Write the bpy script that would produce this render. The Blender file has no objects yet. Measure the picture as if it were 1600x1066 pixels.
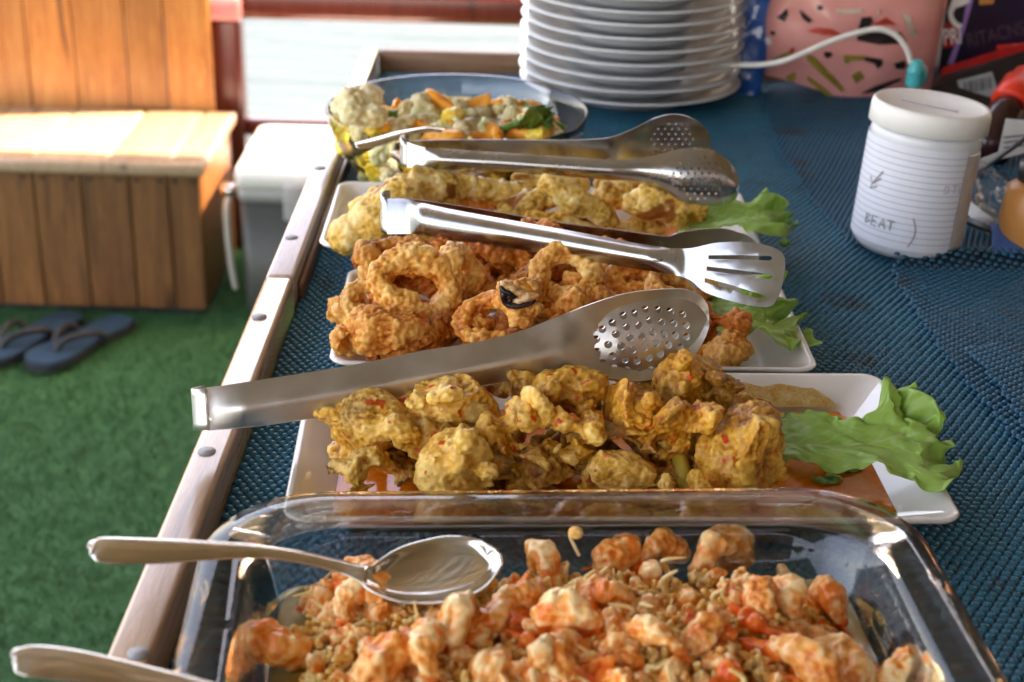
import bpy, bmesh, math, random
import numpy as np
from mathutils import Vector, Matrix, noise, geometry, Euler
random.seed(7); R = random.Random(11)
S = bpy.context.scene; COL = S.collection
rad = math.radians

# ------------------------------------------------------------------ camera
F = 2400.0; PIT = rad(24.3); ROL = rad(1.5)
CAM = Vector((0, 0, 1.2))
FW = Vector((0, math.cos(PIT), -math.sin(PIT)))
_r0 = Vector((1, 0, 0)); _u0 = _r0.cross(FW)
RT = _r0 * math.cos(ROL) + _u0 * math.sin(ROL); UP = RT.cross(FW)
cd = bpy.data.cameras.new('camera'); cam = bpy.data.objects.new('camera', cd); COL.objects.link(cam)
cam.matrix_world = Matrix(((RT.x, UP.x, -FW.x, CAM.x), (RT.y, UP.y, -FW.y, CAM.y), (RT.z, UP.z, -FW.z, CAM.z), (0, 0, 0, 1)))
cd.sensor_width = 36; cd.lens = F / 1600 * 36; cd.clip_start = .02; cd.clip_end = 6000
cd.dof.use_dof = True; cd.dof.focus_distance = .93; cd.dof.aperture_fstop = 8.6; cd.dof.aperture_blades = 7
S.camera = cam
# ------------------------------------------------------------------ world, sun, exposure
SUN_EL = rad(51); SUN_AZ = rad(79)          # azimuth clockwise from +Y: the sun stands to the right, a little behind the bench
w = bpy.data.worlds.new('World'); S.world = w; w.use_nodes = True
nt = w.node_tree; nt.nodes.clear()
sk = nt.nodes.new('ShaderNodeTexSky'); sk.sky_type = 'NISHITA'; sk.sun_disc = False
sk.sun_elevation = SUN_EL; sk.sun_rotation = SUN_AZ; sk.dust_density = 3.0; sk.air_density = 1.0; sk.ozone_density = .6
bg = nt.nodes.new('ShaderNodeBackground'); bg.inputs[1].default_value = .15
wo = nt.nodes.new('ShaderNodeOutputWorld'); nt.links.new(sk.outputs[0], bg.inputs[0]); nt.links.new(bg.outputs[0], wo.inputs[0])
sl = bpy.data.lights.new('sun', 'SUN'); sl.energy = 3.2; sl.angle = rad(.53); sl.color = (1, .93, .82)
so = bpy.data.objects.new('sun', sl); COL.objects.link(so)
sd = Vector((math.sin(SUN_AZ) * math.cos(SUN_EL), math.cos(SUN_AZ) * math.cos(SUN_EL), math.sin(SUN_EL)))
so.rotation_euler = sd.to_track_quat('Z', 'Y').to_euler(); so.location = (4, 2, 5)
S.view_settings.view_transform = 'Standard'; S.view_settings.look = 'None'
S.view_settings.exposure = 3.38; S.view_settings.gamma = 1
S.view_settings.use_white_balance = True; S.view_settings.white_balance_temperature = 9300; S.view_settings.white_balance_tint = 24
try: S.view_settings.use_curve_mapping = False
except Exception: pass
S.render.engine = 'CYCLES'
S.cycles.use_denoising = True
S.cycles.max_bounces = 12; S.cycles.diffuse_bounces = 5; S.cycles.glossy_bounces = 5; S.cycles.transmission_bounces = 10
S.cycles.transparent_max_bounces = 12; S.cycles.sample_clamp_indirect = 6

# ------------------------------------------------------------------ pixel -> place helpers
def ray(px, py): return RT * ((px - 800) / F) + UP * (-(py - 533) / F) + FW
def P(px, py, z):
    r = ray(px, py); return CAM + r * ((z - CAM.z) / r.z)
def PY(px, py, y):
    r = ray(px, py); return CAM + r * (y / r.y)
def PPL(px, py, p0, n):
    r = ray(px, py); return CAM + r * ((p0 - CAM).dot(n) / r.dot(n))
def proj(p):
    d = p - CAM; return 800 + F * d.dot(RT) / d.dot(FW), 533 - F * d.dot(UP) / d.dot(FW)

# ------------------------------------------------------------------ materials
MATS = {}
class NB:
    def __init__(s, name):
        s.m = bpy.data.materials.new(name); s.m.use_nodes = True; s.t = s.m.node_tree
        s.b = s.t.nodes['Principled BSDF']; s.out = s.t.nodes['Material Output']
        s.tc = s.t.nodes.new('ShaderNodeTexCoord')
    def n(s, typ, **k):
        x = s.t.nodes.new(typ)
        for a, v in k.items():
            if a.startswith('i_'):
                key = a[2:]; key = int(key) if key.isdigit() else key
                x.inputs[key].default_value = v
            else: setattr(x, a, v)
        return x
    def l(s, a, b): s.t.links.new(a, b)
    def mapping(s, scale=(1, 1, 1), rot=(0, 0, 0), coord='Object'):
        m = s.n('ShaderNodeMapping'); m.inputs['Scale'].default_value = scale; m.inputs['Rotation'].default_value = rot
        s.l(s.tc.outputs[coord], m.inputs['Vector']); return m.outputs[0]
    def noise(s, scale, detail=4, rough=.55, vec=None, dist=0):
        x = s.n('ShaderNodeTexNoise'); x.inputs['Scale'].default_value = scale; x.inputs['Detail'].default_value = detail
        x.inputs['Roughness'].default_value = rough; x.inputs['Distortion'].default_value = dist
        s.l(vec or s.tc.outputs['Object'], x.inputs['Vector']); return x.outputs['Fac']
    def ramp(s, fac, stops, interp='LINEAR'):
        x = s.n('ShaderNodeValToRGB'); x.color_ramp.interpolation = interp; e = x.color_ramp.elements
        while len(e) < len(stops): e.new(.5)
        for i, (p, c) in enumerate(stops):
            e[i].position = p; e[i].color = (c[0], c[1], c[2], 1) if not isinstance(c, (int, float)) else (c, c, c, 1)
        s.l(fac, x.inputs[0]); return x.outputs[0]
    def mix(s, fac, a, b, mode='MIX'):
        x = s.n('ShaderNodeMix'); x.data_type = 'RGBA'; x.blend_type = mode
        for sock, v in ((x.inputs[0], fac), (x.inputs[6], a), (x.inputs[7], b)):
            if isinstance(v, (int, float)): sock.default_value = v
            elif isinstance(v, tuple): sock.default_value = (v[0], v[1], v[2], 1)
            else: s.l(v, sock)
        return x.outputs[2]
    def bump(s, h, strength=.3, dist=.001, prev=None):
        x = s.n('ShaderNodeBump'); x.inputs['Strength'].default_value = strength; x.inputs['Distance'].default_value = dist
        s.l(h, x.inputs['Height'])
        if prev is not None: s.l(prev, x.inputs['Normal'])
        s.l(x.outputs[0], s.b.inputs['Normal']); return x.outputs[0]
    def set(s, **k):
        for a, v in k.items():
            i = s.b.inputs[a.replace('_', ' ')]
            if isinstance(v, (int, float)): i.default_value = v
            elif isinstance(v, tuple): i.default_value = (v[0], v[1], v[2], 1) if len(v) == 3 and i.type == 'RGBA' else v
            else: s.l(v, i)
        return s
    def rnd(s):
        return s.n('ShaderNodeObjectInfo').outputs['Random']
    def attr(s, name):
        x = s.n('ShaderNodeAttribute'); x.attribute_name = name; return x.outputs['Fac']

def plain(name, col, rough=.5, var=.08, scale=40, **k):
    b = NB(name); f = b.noise(scale)
    lo = tuple(max(0, c * (1 - var)) for c in col); hi = tuple(min(1, c * (1 + var)) for c in col)
    b.set(Base_Color=b.ramp(f, [(.3, lo), (.7, hi)]), Roughness=rough, **k); MATS[name] = b.m; return b.m

def food(name, c_deep, c_mid, c_high, spot=None, spot_amt=.6, rough=.45, sss=.12, sc=90, rough_bump=.35, wet=0, spot_scale=140, dark=None):
    b = NB(name)
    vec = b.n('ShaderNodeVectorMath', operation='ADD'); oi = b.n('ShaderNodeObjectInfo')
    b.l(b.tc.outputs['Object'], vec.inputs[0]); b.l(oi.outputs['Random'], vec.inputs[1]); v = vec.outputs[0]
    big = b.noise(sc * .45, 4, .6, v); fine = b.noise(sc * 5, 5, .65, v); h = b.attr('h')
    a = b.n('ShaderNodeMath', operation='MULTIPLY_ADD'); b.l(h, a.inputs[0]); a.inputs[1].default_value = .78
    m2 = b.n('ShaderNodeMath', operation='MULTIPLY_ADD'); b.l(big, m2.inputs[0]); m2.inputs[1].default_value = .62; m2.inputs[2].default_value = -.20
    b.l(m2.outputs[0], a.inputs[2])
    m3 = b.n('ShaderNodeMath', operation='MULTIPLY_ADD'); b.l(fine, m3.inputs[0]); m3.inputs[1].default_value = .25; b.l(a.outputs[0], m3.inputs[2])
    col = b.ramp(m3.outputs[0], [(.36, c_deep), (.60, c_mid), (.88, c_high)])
    if spot:
        s1 = b.noise(spot_scale, 2, .5, v); f = b.ramp(s1, [(spot_amt, 0.0), (spot_amt + .05, 1.0)]); col = b.mix(f, col, spot)
    if dark:
        s2 = b.noise(sc * .3, 3, .6, v); f = b.ramp(s2, [(.52, 0.0), (.66, .85)]); col = b.mix(f, col, dark)
    # every piece a little different in tone
    hs = b.n('ShaderNodeHueSaturation'); b.l(col, hs.inputs['Color'])
    mr = b.n('ShaderNodeMapRange'); b.l(oi.outputs['Random'], mr.inputs[0]); mr.inputs[3].default_value = .82; mr.inputs[4].default_value = 1.15
    b.l(mr.outputs[0], hs.inputs['Value'])
    b.set(Base_Color=hs.outputs[0], Roughness=rough, Subsurface_Weight=sss, Subsurface_Radius=(.004, .0018, .0008), Subsurface_Scale=1.0)
    b.set(Specular_IOR_Level=.22)
    if wet: b.set(Coat_Weight=wet * .35, Coat_Roughness=.12)
    p = b.bump(fine, rough_bump, .0012); b.bump(b.noise(sc * 14, 3, .6, v), rough_bump * .6, .0005, p)
    MATS[name] = b.m; return b.m

def wood(name, c1, c2, c3, axis='Y', rough=.45, ring=9, coat=0, bump=.15):
    b = NB(name)
    sc = {'X': (1.2, 14, 14), 'Y': (14, 1.2, 14), 'Z': (14, 14, 1.2)}[axis]
    oi = b.n('ShaderNodeObjectInfo'); vec = b.n('ShaderNodeVectorMath', operation='ADD')
    k = b.n('ShaderNodeVectorMath', operation='SCALE'); k.inputs[3].default_value = 5
    b.l(oi.outputs['Random'], k.inputs[0]); b.l(b.mapping(sc), vec.inputs[0]); b.l(k.outputs[0], vec.inputs[1]); v = vec.outputs[0]
    g = b.noise(ring, 6, .62, v, 1.2); f = b.noise(ring * 9, 3, .6, v)
    col = b.mix(.35, b.ramp(g, [(.32, c1), (.5, c2), (.7, c3)]), b.ramp(f, [(.3, c1), (.7, c3)]))
    kn = b.ramp(b.noise(ring * .55, 2, .5, v, .6), [(.64, 0.0), (.74, .75)]); col = b.mix(kn, col, tuple(q * .3 for q in c1))
    hs = b.n('ShaderNodeHueSaturation'); b.l(col, hs.inputs['Color'])
    mr = b.n('ShaderNodeMapRange'); b.l(oi.outputs['Random'], mr.inputs[0]); mr.inputs[3].default_value = .7; mr.inputs[4].default_value = 1.25
    b.l(mr.outputs[0], hs.inputs['Value'])
    b.set(Base_Color=hs.outputs[0], Roughness=rough, Coat_Weight=coat, Coat_Roughness=.16); b.bump(f, bump, .0006)
    MATS[name] = b.m; return b.m

wood('teak_rail', (.33, .18, .10), (.46, .28, .17), (.56, .38, .25), 'Y', .26, 7, .5)
wood('teak_rail_x', (.13, .05, .02), (.22, .10, .045), (.30, .16, .08), 'X', .4, 7, .1)
wood('teak_dark', (.13, .05, .02), (.20, .085, .035), (.27, .13, .06), 'Y', .4, 7, .2)
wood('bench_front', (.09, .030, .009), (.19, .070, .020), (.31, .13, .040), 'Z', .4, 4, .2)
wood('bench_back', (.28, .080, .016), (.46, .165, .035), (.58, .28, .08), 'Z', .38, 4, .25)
wood('bench_top', (.34, .22, .13), (.44, .30, .18), (.52, .38, .25), 'Y', .35, 5, .4)
wood('red_wood', (.10, .012, .008), (.16, .022, .014), (.20, .035, .022), 'Z', .22, 4, .6)
plain('cream_paint', (.68, .48, .33), .6, .05, 6)
plain('brown_wall', (.16, .09, .05), .6, .2, 5)
plain('hull_white', (.75, .74, .70), .5)
plain('plug', (.26, .25, .27), .5, .2, 300)
plain('cooler_white', (.80, .79, .74), .35, .03); plain('cooler_grey', (.05, .055, .048), .45, .05); plain('chrome', (.8, .8, .8), .15, .02, Metallic=1.0)
plain('black_rubber', (.015, .017, .02), .6); plain('sandal_blue', (.004, .035, .065), .55, .15, 30); plain('sandal_dark', (.03, .045, .055), .6)
def glaze(name, col, rough=.12):
    b = NB(name); b.set(Base_Color=b.ramp(b.noise(60), [(.3, tuple(c * .97 for c in col)), (.7, col)]), Roughness=rough, Coat_Weight=.5, Coat_Roughness=.05, Subsurface_Weight=.06, Subsurface_Radius=(.004, .003, .003), Subsurface_Scale=1.0)
    b.bump(b.noise(35, 2), .05, .002); MATS[name] = b.m
glaze('porcelain', (.83, .80, .74)); glaze('plate_white', (.72, .74, .74), .16)
def steel(name, col, rough, aniso=(60, 1200, 1200), smudge=.18):
    b = NB(name); sm = b.noise(55, 5, .6); br = b.noise(1, 3, .6, b.mapping(aniso))
    r = b.n('ShaderNodeMapRange'); b.l(sm, r.inputs[0]); r.inputs[1].default_value = .3; r.inputs[2].default_value = .75; r.inputs[3].default_value = rough; r.inputs[4].default_value = rough + smudge
    b.set(Base_Color=b.ramp(sm, [(.3, tuple(c * .86 for c in col)), (.65, col)]), Metallic=1.0, Roughness=r.outputs[0])
    p = b.bump(br, .10, .0002); b.bump(b.noise(28, 2, .5), .10, .002, p); MATS[name] = b.m
steel('steel_brushed', (.66, .65, .62), .30); steel('steel_polished', (.50, .495, .48), .17, smudge=.14); steel('spoon_steel', (.82, .79, .74), .10, smudge=.08)
def glass(name, tint=(.97, .99, .985), rough=.01):
    b = NB(name); b.set(Base_Color=tint, Roughness=rough, Transmission_Weight=1.0, IOR=1.47)
    b.bump(b.noise(14, 1, .4), .02, .001); MATS[name] = b.m
glass('tray_glass'); glass('bowl_glass', (.96, .99, .99)); glass('clear_plastic', (.97, .97, .97), .08)

def thin_glass(name, amount, rough=.02):
    """clear thin glass: what is not reflected goes straight through"""
    m = M_[name] if False else MATS[name]; t = m.node_tree; out = t.nodes['Material Output']; g = t.nodes['Principled BSDF']
    tr = t.nodes.new('ShaderNodeBsdfTransparent'); tr.inputs[0].default_value = (.975, .985, .98, 1); gl = t.nodes.new('ShaderNodeBsdfGlossy'); gl.inputs['Roughness'].default_value = rough
    fr = t.nodes.new('ShaderNodeFresnel'); fr.inputs[0].default_value = 1.45; mx = t.nodes.new('ShaderNodeMixShader'); t.links.new(fr.outputs[0], mx.inputs[0]); t.links.new(tr.outputs[0], mx.inputs[1]); t.links.new(gl.outputs[0], mx.inputs[2])
    m2 = t.nodes.new('ShaderNodeMixShader'); m2.inputs[0].default_value = amount; t.links.new(g.outputs[0], m2.inputs[1]); t.links.new(mx.outputs[0], m2.inputs[2]); t.links.new(m2.outputs[0], out.inputs['Surface'])
thin_glass('bowl_glass', .9); thin_glass('tray_glass', .6); thin_glass('clear_plastic', .7, .08)
def matmat(name, c1, c2):
    b = NB(name); f = b.noise(9, 4); g = b.noise(420, 3); st = b.ramp(b.noise(16, 5, .7), [(.56, 0.0), (.66, .7)])
    col = b.mix(.5, b.ramp(f, [(.35, c1), (.65, c2)]), b.ramp(g, [(.3, c1), (.7, c2)]))
    b.set(Base_Color=b.mix(st, col, (.035, .035, .03)), Roughness=.26, Specular_IOR_Level=.24); b.bump(g, .15, .0004); MATS[name] = b.m
matmat('vinyl_teal', (.005, .098, .16), (.016, .175, .265)); matmat('vinyl_blue', (.004, .066, .115), (.010, .115, .19))
plain('vinyl_backing', (.003, .010, .016), .7)
def turf():
    b = NB('turf'); f = b.noise(7, 5, .6); g = b.noise(160, 4, .7)
    b.set(Base_Color=b.mix(.65, b.ramp(f, [(.3, (.014, .092, .021)), (.7, (.029, .18, .043))]), b.ramp(g, [(.35, (.010, .06, .016)), (.7, (.06, .30, .09))])), Roughness=.75); b.bump(g, .8, .01); MATS['turf'] = b.m
turf()
def sea():
    b = NB('sea'); v = b.mapping((.25, 1.1, 1), coord='Object'); f = b.noise(1.1, 6, .6, v)
    b.set(Base_Color=b.ramp(b.noise(.06, 3), [(.35, (.032, .052, .062)), (.65, (.044, .070, .082))]), Roughness=.5, IOR=1.33, Specular_IOR_Level=.22); b.bump(f, .6, .35); MATS['sea'] = b.m
sea()
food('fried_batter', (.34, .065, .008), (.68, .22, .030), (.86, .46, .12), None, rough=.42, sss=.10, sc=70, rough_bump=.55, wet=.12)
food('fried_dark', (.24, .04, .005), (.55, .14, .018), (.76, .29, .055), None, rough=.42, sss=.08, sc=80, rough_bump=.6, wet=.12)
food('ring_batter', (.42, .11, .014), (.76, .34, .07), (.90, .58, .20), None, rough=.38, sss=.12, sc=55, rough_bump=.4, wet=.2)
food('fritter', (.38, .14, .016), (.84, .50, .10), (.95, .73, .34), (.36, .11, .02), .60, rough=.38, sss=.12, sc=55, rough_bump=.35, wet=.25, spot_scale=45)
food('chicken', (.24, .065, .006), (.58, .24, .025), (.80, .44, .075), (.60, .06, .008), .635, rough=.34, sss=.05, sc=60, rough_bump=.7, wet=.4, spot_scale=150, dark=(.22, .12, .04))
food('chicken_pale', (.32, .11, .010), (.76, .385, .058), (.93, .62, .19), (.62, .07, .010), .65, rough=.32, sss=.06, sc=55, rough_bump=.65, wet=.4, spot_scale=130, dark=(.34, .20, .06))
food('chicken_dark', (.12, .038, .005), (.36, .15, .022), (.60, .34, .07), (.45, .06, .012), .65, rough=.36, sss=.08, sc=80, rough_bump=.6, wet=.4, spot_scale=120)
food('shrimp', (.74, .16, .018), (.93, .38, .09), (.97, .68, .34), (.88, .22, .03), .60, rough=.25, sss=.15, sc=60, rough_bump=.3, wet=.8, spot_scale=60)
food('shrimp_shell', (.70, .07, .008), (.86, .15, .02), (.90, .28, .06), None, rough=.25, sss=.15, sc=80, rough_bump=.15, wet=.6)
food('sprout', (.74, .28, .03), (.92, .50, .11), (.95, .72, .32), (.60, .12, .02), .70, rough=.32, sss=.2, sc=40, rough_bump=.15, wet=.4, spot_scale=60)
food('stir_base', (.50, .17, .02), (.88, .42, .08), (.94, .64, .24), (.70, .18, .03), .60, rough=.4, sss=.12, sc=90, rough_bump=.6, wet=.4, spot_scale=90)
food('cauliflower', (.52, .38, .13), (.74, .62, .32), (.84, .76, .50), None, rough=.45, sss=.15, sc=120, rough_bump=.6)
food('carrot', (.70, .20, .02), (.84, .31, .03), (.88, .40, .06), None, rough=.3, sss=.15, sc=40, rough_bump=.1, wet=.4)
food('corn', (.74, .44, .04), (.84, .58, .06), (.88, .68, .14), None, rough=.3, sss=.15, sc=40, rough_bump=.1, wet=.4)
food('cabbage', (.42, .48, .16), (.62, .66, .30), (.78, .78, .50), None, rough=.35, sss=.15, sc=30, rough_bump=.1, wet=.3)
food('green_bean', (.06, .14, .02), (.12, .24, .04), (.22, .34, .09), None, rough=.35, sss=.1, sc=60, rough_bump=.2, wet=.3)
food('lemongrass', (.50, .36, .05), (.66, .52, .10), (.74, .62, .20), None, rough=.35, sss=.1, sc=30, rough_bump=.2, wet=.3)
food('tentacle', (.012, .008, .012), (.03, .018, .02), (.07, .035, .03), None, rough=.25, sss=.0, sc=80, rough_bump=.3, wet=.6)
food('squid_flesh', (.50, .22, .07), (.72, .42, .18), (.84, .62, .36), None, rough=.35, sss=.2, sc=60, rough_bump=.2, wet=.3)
def lettuce():
    b = NB('lettuce'); a = b.attr('rib'); f = b.noise(60, 4); g = b.noise(14, 3)
    leafc = b.mix(g, b.ramp(f, [(.3, (.17, .38, .045)), (.7, (.32, .58, .10))]), (.46, .70, .18))
    col = b.mix(a, leafc, (.55, .68, .36)); b.set(Base_Color=col, Roughness=.34, Specular_IOR_Level=.3, Coat_Weight=.08, Coat_Roughness=.2)
    ve = b.n('ShaderNodeTexVoronoi'); ve.feature = 'DISTANCE_TO_EDGE'; ve.inputs['Scale'].default_value = 110; b.l(b.tc.outputs['Object'], ve.inputs['Vector'])
    p = b.bump(ve.outputs['Distance'], .5, .0012); b.bump(f, .4, .001, p)
    tr = b.n('ShaderNodeBsdfTranslucent'); b.l(col, tr.inputs['Color']); mx = b.n('ShaderNodeMixShader'); mx.inputs[0].default_value = .35
    b.l(b.b.outputs[0], mx.inputs[1]); b.l(tr.outputs[0], mx.inputs[2]); b.l(mx.outputs[0], b.out.inputs['Surface']); MATS['lettuce'] = b.m
lettuce()
def sauce(name, c1, c2, trans=.0, rough=.06, sc=30):
    b = NB(name); f = b.noise(sc, 5, .6); g = b.noise(sc * 8, 3)
    b.set(Base_Color=b.mix(.3, b.ramp(f, [(.35, c1), (.65, c2)]), b.ramp(g, [(.4, c1), (.6, c2)])), Roughness=rough, Transmission_Weight=trans, IOR=1.35, Coat_Weight=.15, Coat_Roughness=.08)
    b.bump(b.noise(60, 3), .12, .001); MATS[name] = b.m
sauce('curry_sauce', (.74, .13, .005), (.88, .27, .02), rough=.12); sauce('sauce_film', (.52, .26, .04), (.74, .60, .30), 0, .3, 120)
sauce('broth', (.62, .38, .07), (.74, .54, .16), .55, .05)
plain('jar_lid', (.76, .75, .70), .45, .03, 80); plain('jar_plastic', (.72, .76, .78), .25, .05, Transmission_Weight=.15)
plain('paper', (.66, .69, .74), .6, .05, 30); plain('ruled_line', (.44, .46, .52), .7); plain('ink', (.24, .23, .25), .5); plain('paper_shade', (.50, .44, .41), .3, .15, 60)
plain('pink_plastic', (.88, .36, .32), .30, .12, 14, Coat_Weight=.4); plain('olive_print', (.30, .24, .03), .35, .25, 60); plain('black_print', (.02, .012, .012), .4); plain('red_print', (.62, .06, .03), .4)
plain('pale_print', (.62, .50, .38), .4, .1, 60)
plain('blue_plastic', (.008, .11, .42), .22, .25, 25, Coat_Weight=.6); plain('white_cable', (.78, .76, .70), .4); plain('teal_plug', (.01, .48, .50), .35)
plain('pack_black', (.008, .006, .008), .4, .3, 40, Coat_Weight=.1); plain('pack_purple', (.012, .006, .022), .35, .5, 10, Coat_Weight=.1); plain('pack_red', (.40, .010, .006), .4, .3, 30, Coat_Weight=.1)
plain('pack_white', (.70, .70, .68), .4); plain('pack_lilac', (.30, .16, .42), .4); plain('pack_letters', (.06, .035, .05), .4); plain('cap_red', (.72, .035, .012), .35, .1, 60); plain('bottle_dark', (.03, .008, .008), .15)
plain('label_grey', (.34, .34, .33), .4, .1, 60); plain('orange_skin', (.50, .20, .05), .4, .1, 80); plain('crumple_blue', (.02, .10, .30), .3); plain('dark_tape', (.02, .022, .025), .4)
M = MATS

# ------------------------------------------------------------------ object helpers
def tag(o, label, cat, group=None, kind=None):
    if label: o['label'] = label
    if cat: o['category'] = cat
    if group: o['group'] = group
    if kind: o['kind'] = kind
    return o
def thing(name, loc, label, cat, group=None):
    o = bpy.data.objects.new(name, None); o.empty_display_size = .02; o.location = loc; COL.objects.link(o); return tag(o, label, cat, group)
def smooth(me, on=True):
    me.polygons.foreach_set('use_smooth', [on] * len(me.polygons))
def mesh(vs, fs):
    me = bpy.data.meshes.new('m'); me.from_pydata([tuple(v) for v in vs], [], [tuple(f) for f in fs]); me.update(); return me
def link(name, me, mat, root=None, world=True, sm=True, loc=None):
    """root: parent Empty; world: vertices are world coordinates. Without root the object's origin goes to the bottom centre of its mesh."""
    me.name = name; o = bpy.data.objects.new(name, me)
    if mat is not None:
        me.materials.clear(); me.materials.append(M[mat] if isinstance(mat, str) else mat)
    if sm: smooth(me)
    COL.objects.link(o)
    if world:
        n = len(me.vertices); co = np.empty(n * 3, 'f'); me.vertices.foreach_get('co', co); co = co.reshape(-1, 3)
        if root is not None:
            r = root
            base = Vector((0, 0, 0))
            while r is not None: base += r.location; r = r.parent
        else:
            base = Vector(((co[:, 0].min() + co[:, 0].max()) / 2, (co[:, 1].min() + co[:, 1].max()) / 2, co[:, 2].min()))
        co -= np.array(base, 'f'); me.vertices.foreach_set('co', co.ravel()); me.update()
        if root is None: o.location = base
    if root is not None: o.parent = root
    return o
def flipfix(me):
    bm = bmesh.new(); bm.from_mesh(me); bmesh.ops.recalc_face_normals(bm, faces=bm.faces); bm.to_mesh(me); bm.free(); return me
def box(x0, x1, y0, y1, z0, z1, bev=.003, seg=2, rot=None):
    bm = bmesh.new(); bmesh.ops.create_cube(bm, size=1)
    for v in bm.verts:
        v.co = Vector(((x0 + x1) / 2 + v.co.x * (x1 - x0), (y0 + y1) / 2 + v.co.y * (y1 - y0), (z0 + z1) / 2 + v.co.z * (z1 - z0)))
    if bev: bmesh.ops.bevel(bm, geom=bm.edges[:], offset=bev, segments=seg, affect='EDGES', profile=.5)
    if rot: bmesh.ops.rotate(bm, verts=bm.verts, cent=rot[0], matrix=rot[1])
    me = bpy.data.meshes.new('b'); bm.to_mesh(me); bm.free(); return me
def join(ms):
    bm = bmesh.new()
    for m in ms: bm.from_mesh(m)
    me = bpy.data.meshes.new('j'); bm.to_mesh(me); bm.free(); return me
def tube(pts, rads, seg=10, caps=True, flat=1.0):
    pts = [Vector(p) for p in pts]
    if isinstance(rads, (int, float)): rads = [rads] * len(pts)
    vs, fs = [], []; up = Vector((0, 0, 1)); prev = None
    for i, p in enumerate(pts):
        t = (pts[min(i + 1, len(pts) - 1)] - pts[max(i - 1, 0)]).normalized()
        if prev is None:
            a = t.cross(up); a = a if a.length > 1e-3 else t.cross(Vector((1, 0, 0)))
        else: a = prev - t * prev.dot(t)
        a.normalize(); prev = a; b = t.cross(a)
        for k in range(seg):
            an = 2 * math.pi * k / seg; vs.append(p + (a * math.cos(an) + b * math.sin(an) * flat) * rads[i])
    for i in range(len(pts) - 1):
        for k in range(seg):
            k2 = (k + 1) % seg; fs.append((i * seg + k, i * seg + k2, (i + 1) * seg + k2, (i + 1) * seg + k))
    if caps: fs.append(tuple(range(seg))[::-1]); fs.append(tuple((len(pts) - 1) * seg + k for k in range(seg)))
    return mesh(vs, fs)
def spline(pts, n):
    pts = [Vector(p) for p in pts]; out = []
    for i in range(len(pts) - 1):
        p0 = pts[max(i - 1, 0)]; p1 = pts[i]; p2 = pts[i + 1]; p3 = pts[min(i + 2, len(pts) - 1)]
        for k in range(n):
            t = k / n; out.append(.5 * ((2 * p1) + (p2 - p0) * t + (2 * p0 - 5 * p1 + 4 * p2 - p3) * t * t + (3 * p1 - p0 - 3 * p2 + p3) * t ** 3))
    out.append(pts[-1]); return out
def lathe(prof, seg=64, cap=False):
    vs, fs = [], []; n = len(prof)
    for k in range(seg):
        a = 2 * math.pi * k / seg
        for r, z in prof: vs.append((r * math.cos(a), r * math.sin(a), z))
    for k in range(seg):
        k2 = (k + 1) % seg
        for i in range(n - 1): fs.append((k * n + i, k2 * n + i, k2 * n + i + 1, k * n + i + 1))
    me = mesh(vs, fs); bm = bmesh.new(); bm.from_mesh(me); bmesh.ops.remove_doubles(bm, verts=bm.verts, dist=1e-6)
    bmesh.ops.recalc_face_normals(bm, faces=bm.faces); bm.to_mesh(me); bm.free(); return me
def rrect(hw, hd, r, n=8):
    out = []
    for cx, cy, a0 in ((hw - r, hd - r, 0), (-hw + r, hd - r, 90), (-hw + r, -hd + r, 180), (hw - r, -hd + r, 270)):
        for k in range(n + 1):
            a = rad(a0 + 90 * k / n); out.append((cx + r * math.cos(a), cy + r * math.sin(a)))
    return out
def loft_rect(prof, n=8):
    vs, fs = [], []; m = 4 * (n + 1)
    for hw, hd, r, z in prof: vs += [(x, y, z) for x, y in rrect(hw, hd, r, n)]
    for i in range(len(prof) - 1):
        for k in range(m):
            k2 = (k + 1) % m; fs.append((i * m + k, i * m + k2, (i + 1) * m + k2, (i + 1) * m + k))
    fs.append(tuple(range(m))[::-1]); fs.append(tuple((len(prof) - 1) * m + k for k in range(m)))
    return flipfix(mesh(vs, fs))
def xf(me, m4):
    me.transform(m4); me.update(); return me
def place(loc, rz=0): return Matrix.Translation(loc) @ Matrix.Rotation(rz, 4, 'Z')

# ------------------------------------------------------------------ setting
link('floor', mesh([(-1.85, -2.8, 0), (2.75, -2.8, 0), (2.75, 3.34, 0), (-1.85, 3.34, 0)], [(0, 1, 2, 3)]), 'turf', sm=False)['kind'] = 'structure'
def turf_blades():
    N = 90000; rg = np.random.RandomState(3)
    x = rg.uniform(-1.25, -.15, N); y = rg.uniform(1.0, 3.1, N); L = rg.uniform(.007, .014, N); a = rg.uniform(0, 6.283, N)
    lx, ly = rg.normal(0, .45, N) * L, rg.normal(0, .45, N) * L; wd = .0011
    v = np.zeros((N, 3, 3)); v[:, 0] = np.stack([x - np.cos(a) * wd, y - np.sin(a) * wd, 0 * x + .0005], 1)
    v[:, 1] = np.stack([x + np.cos(a) * wd, y + np.sin(a) * wd, 0 * x + .0005], 1); v[:, 2] = np.stack([x + lx, y + ly, L], 1)
    me = bpy.data.meshes.new('t'); me.vertices.add(N * 3); me.vertices.foreach_set('co', v.ravel())
    me.loops.add(N * 3); me.loops.foreach_set('vertex_index', np.arange(N * 3)); me.polygons.add(N); me.polygons.foreach_set('loop_start', np.arange(N) * 3)
    me.update(calc_edges=True); o = link('grass', me, 'turf', sm=False); tag(o, 'short green artificial turf pile covering the deck', 'artificial turf', kind='stuff')
turf_blades()
link('sea', mesh([(-2500, 3.5, -.9), (2500, 3.5, -.9), (2500, 5000, -.9), (-2500, 5000, -.9)], [(0, 1, 2, 3)]), 'sea', sm=False)['kind'] = 'structure'
o = link('sea', mesh([(-2500, -3000, -.9), (2500, -3000, -.9), (2500, 3.5, -.9), (-2500, 3.5, -.9)], [(0, 1, 2, 3)]), 'sea', sm=False); o['kind'] = 'structure'
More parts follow.
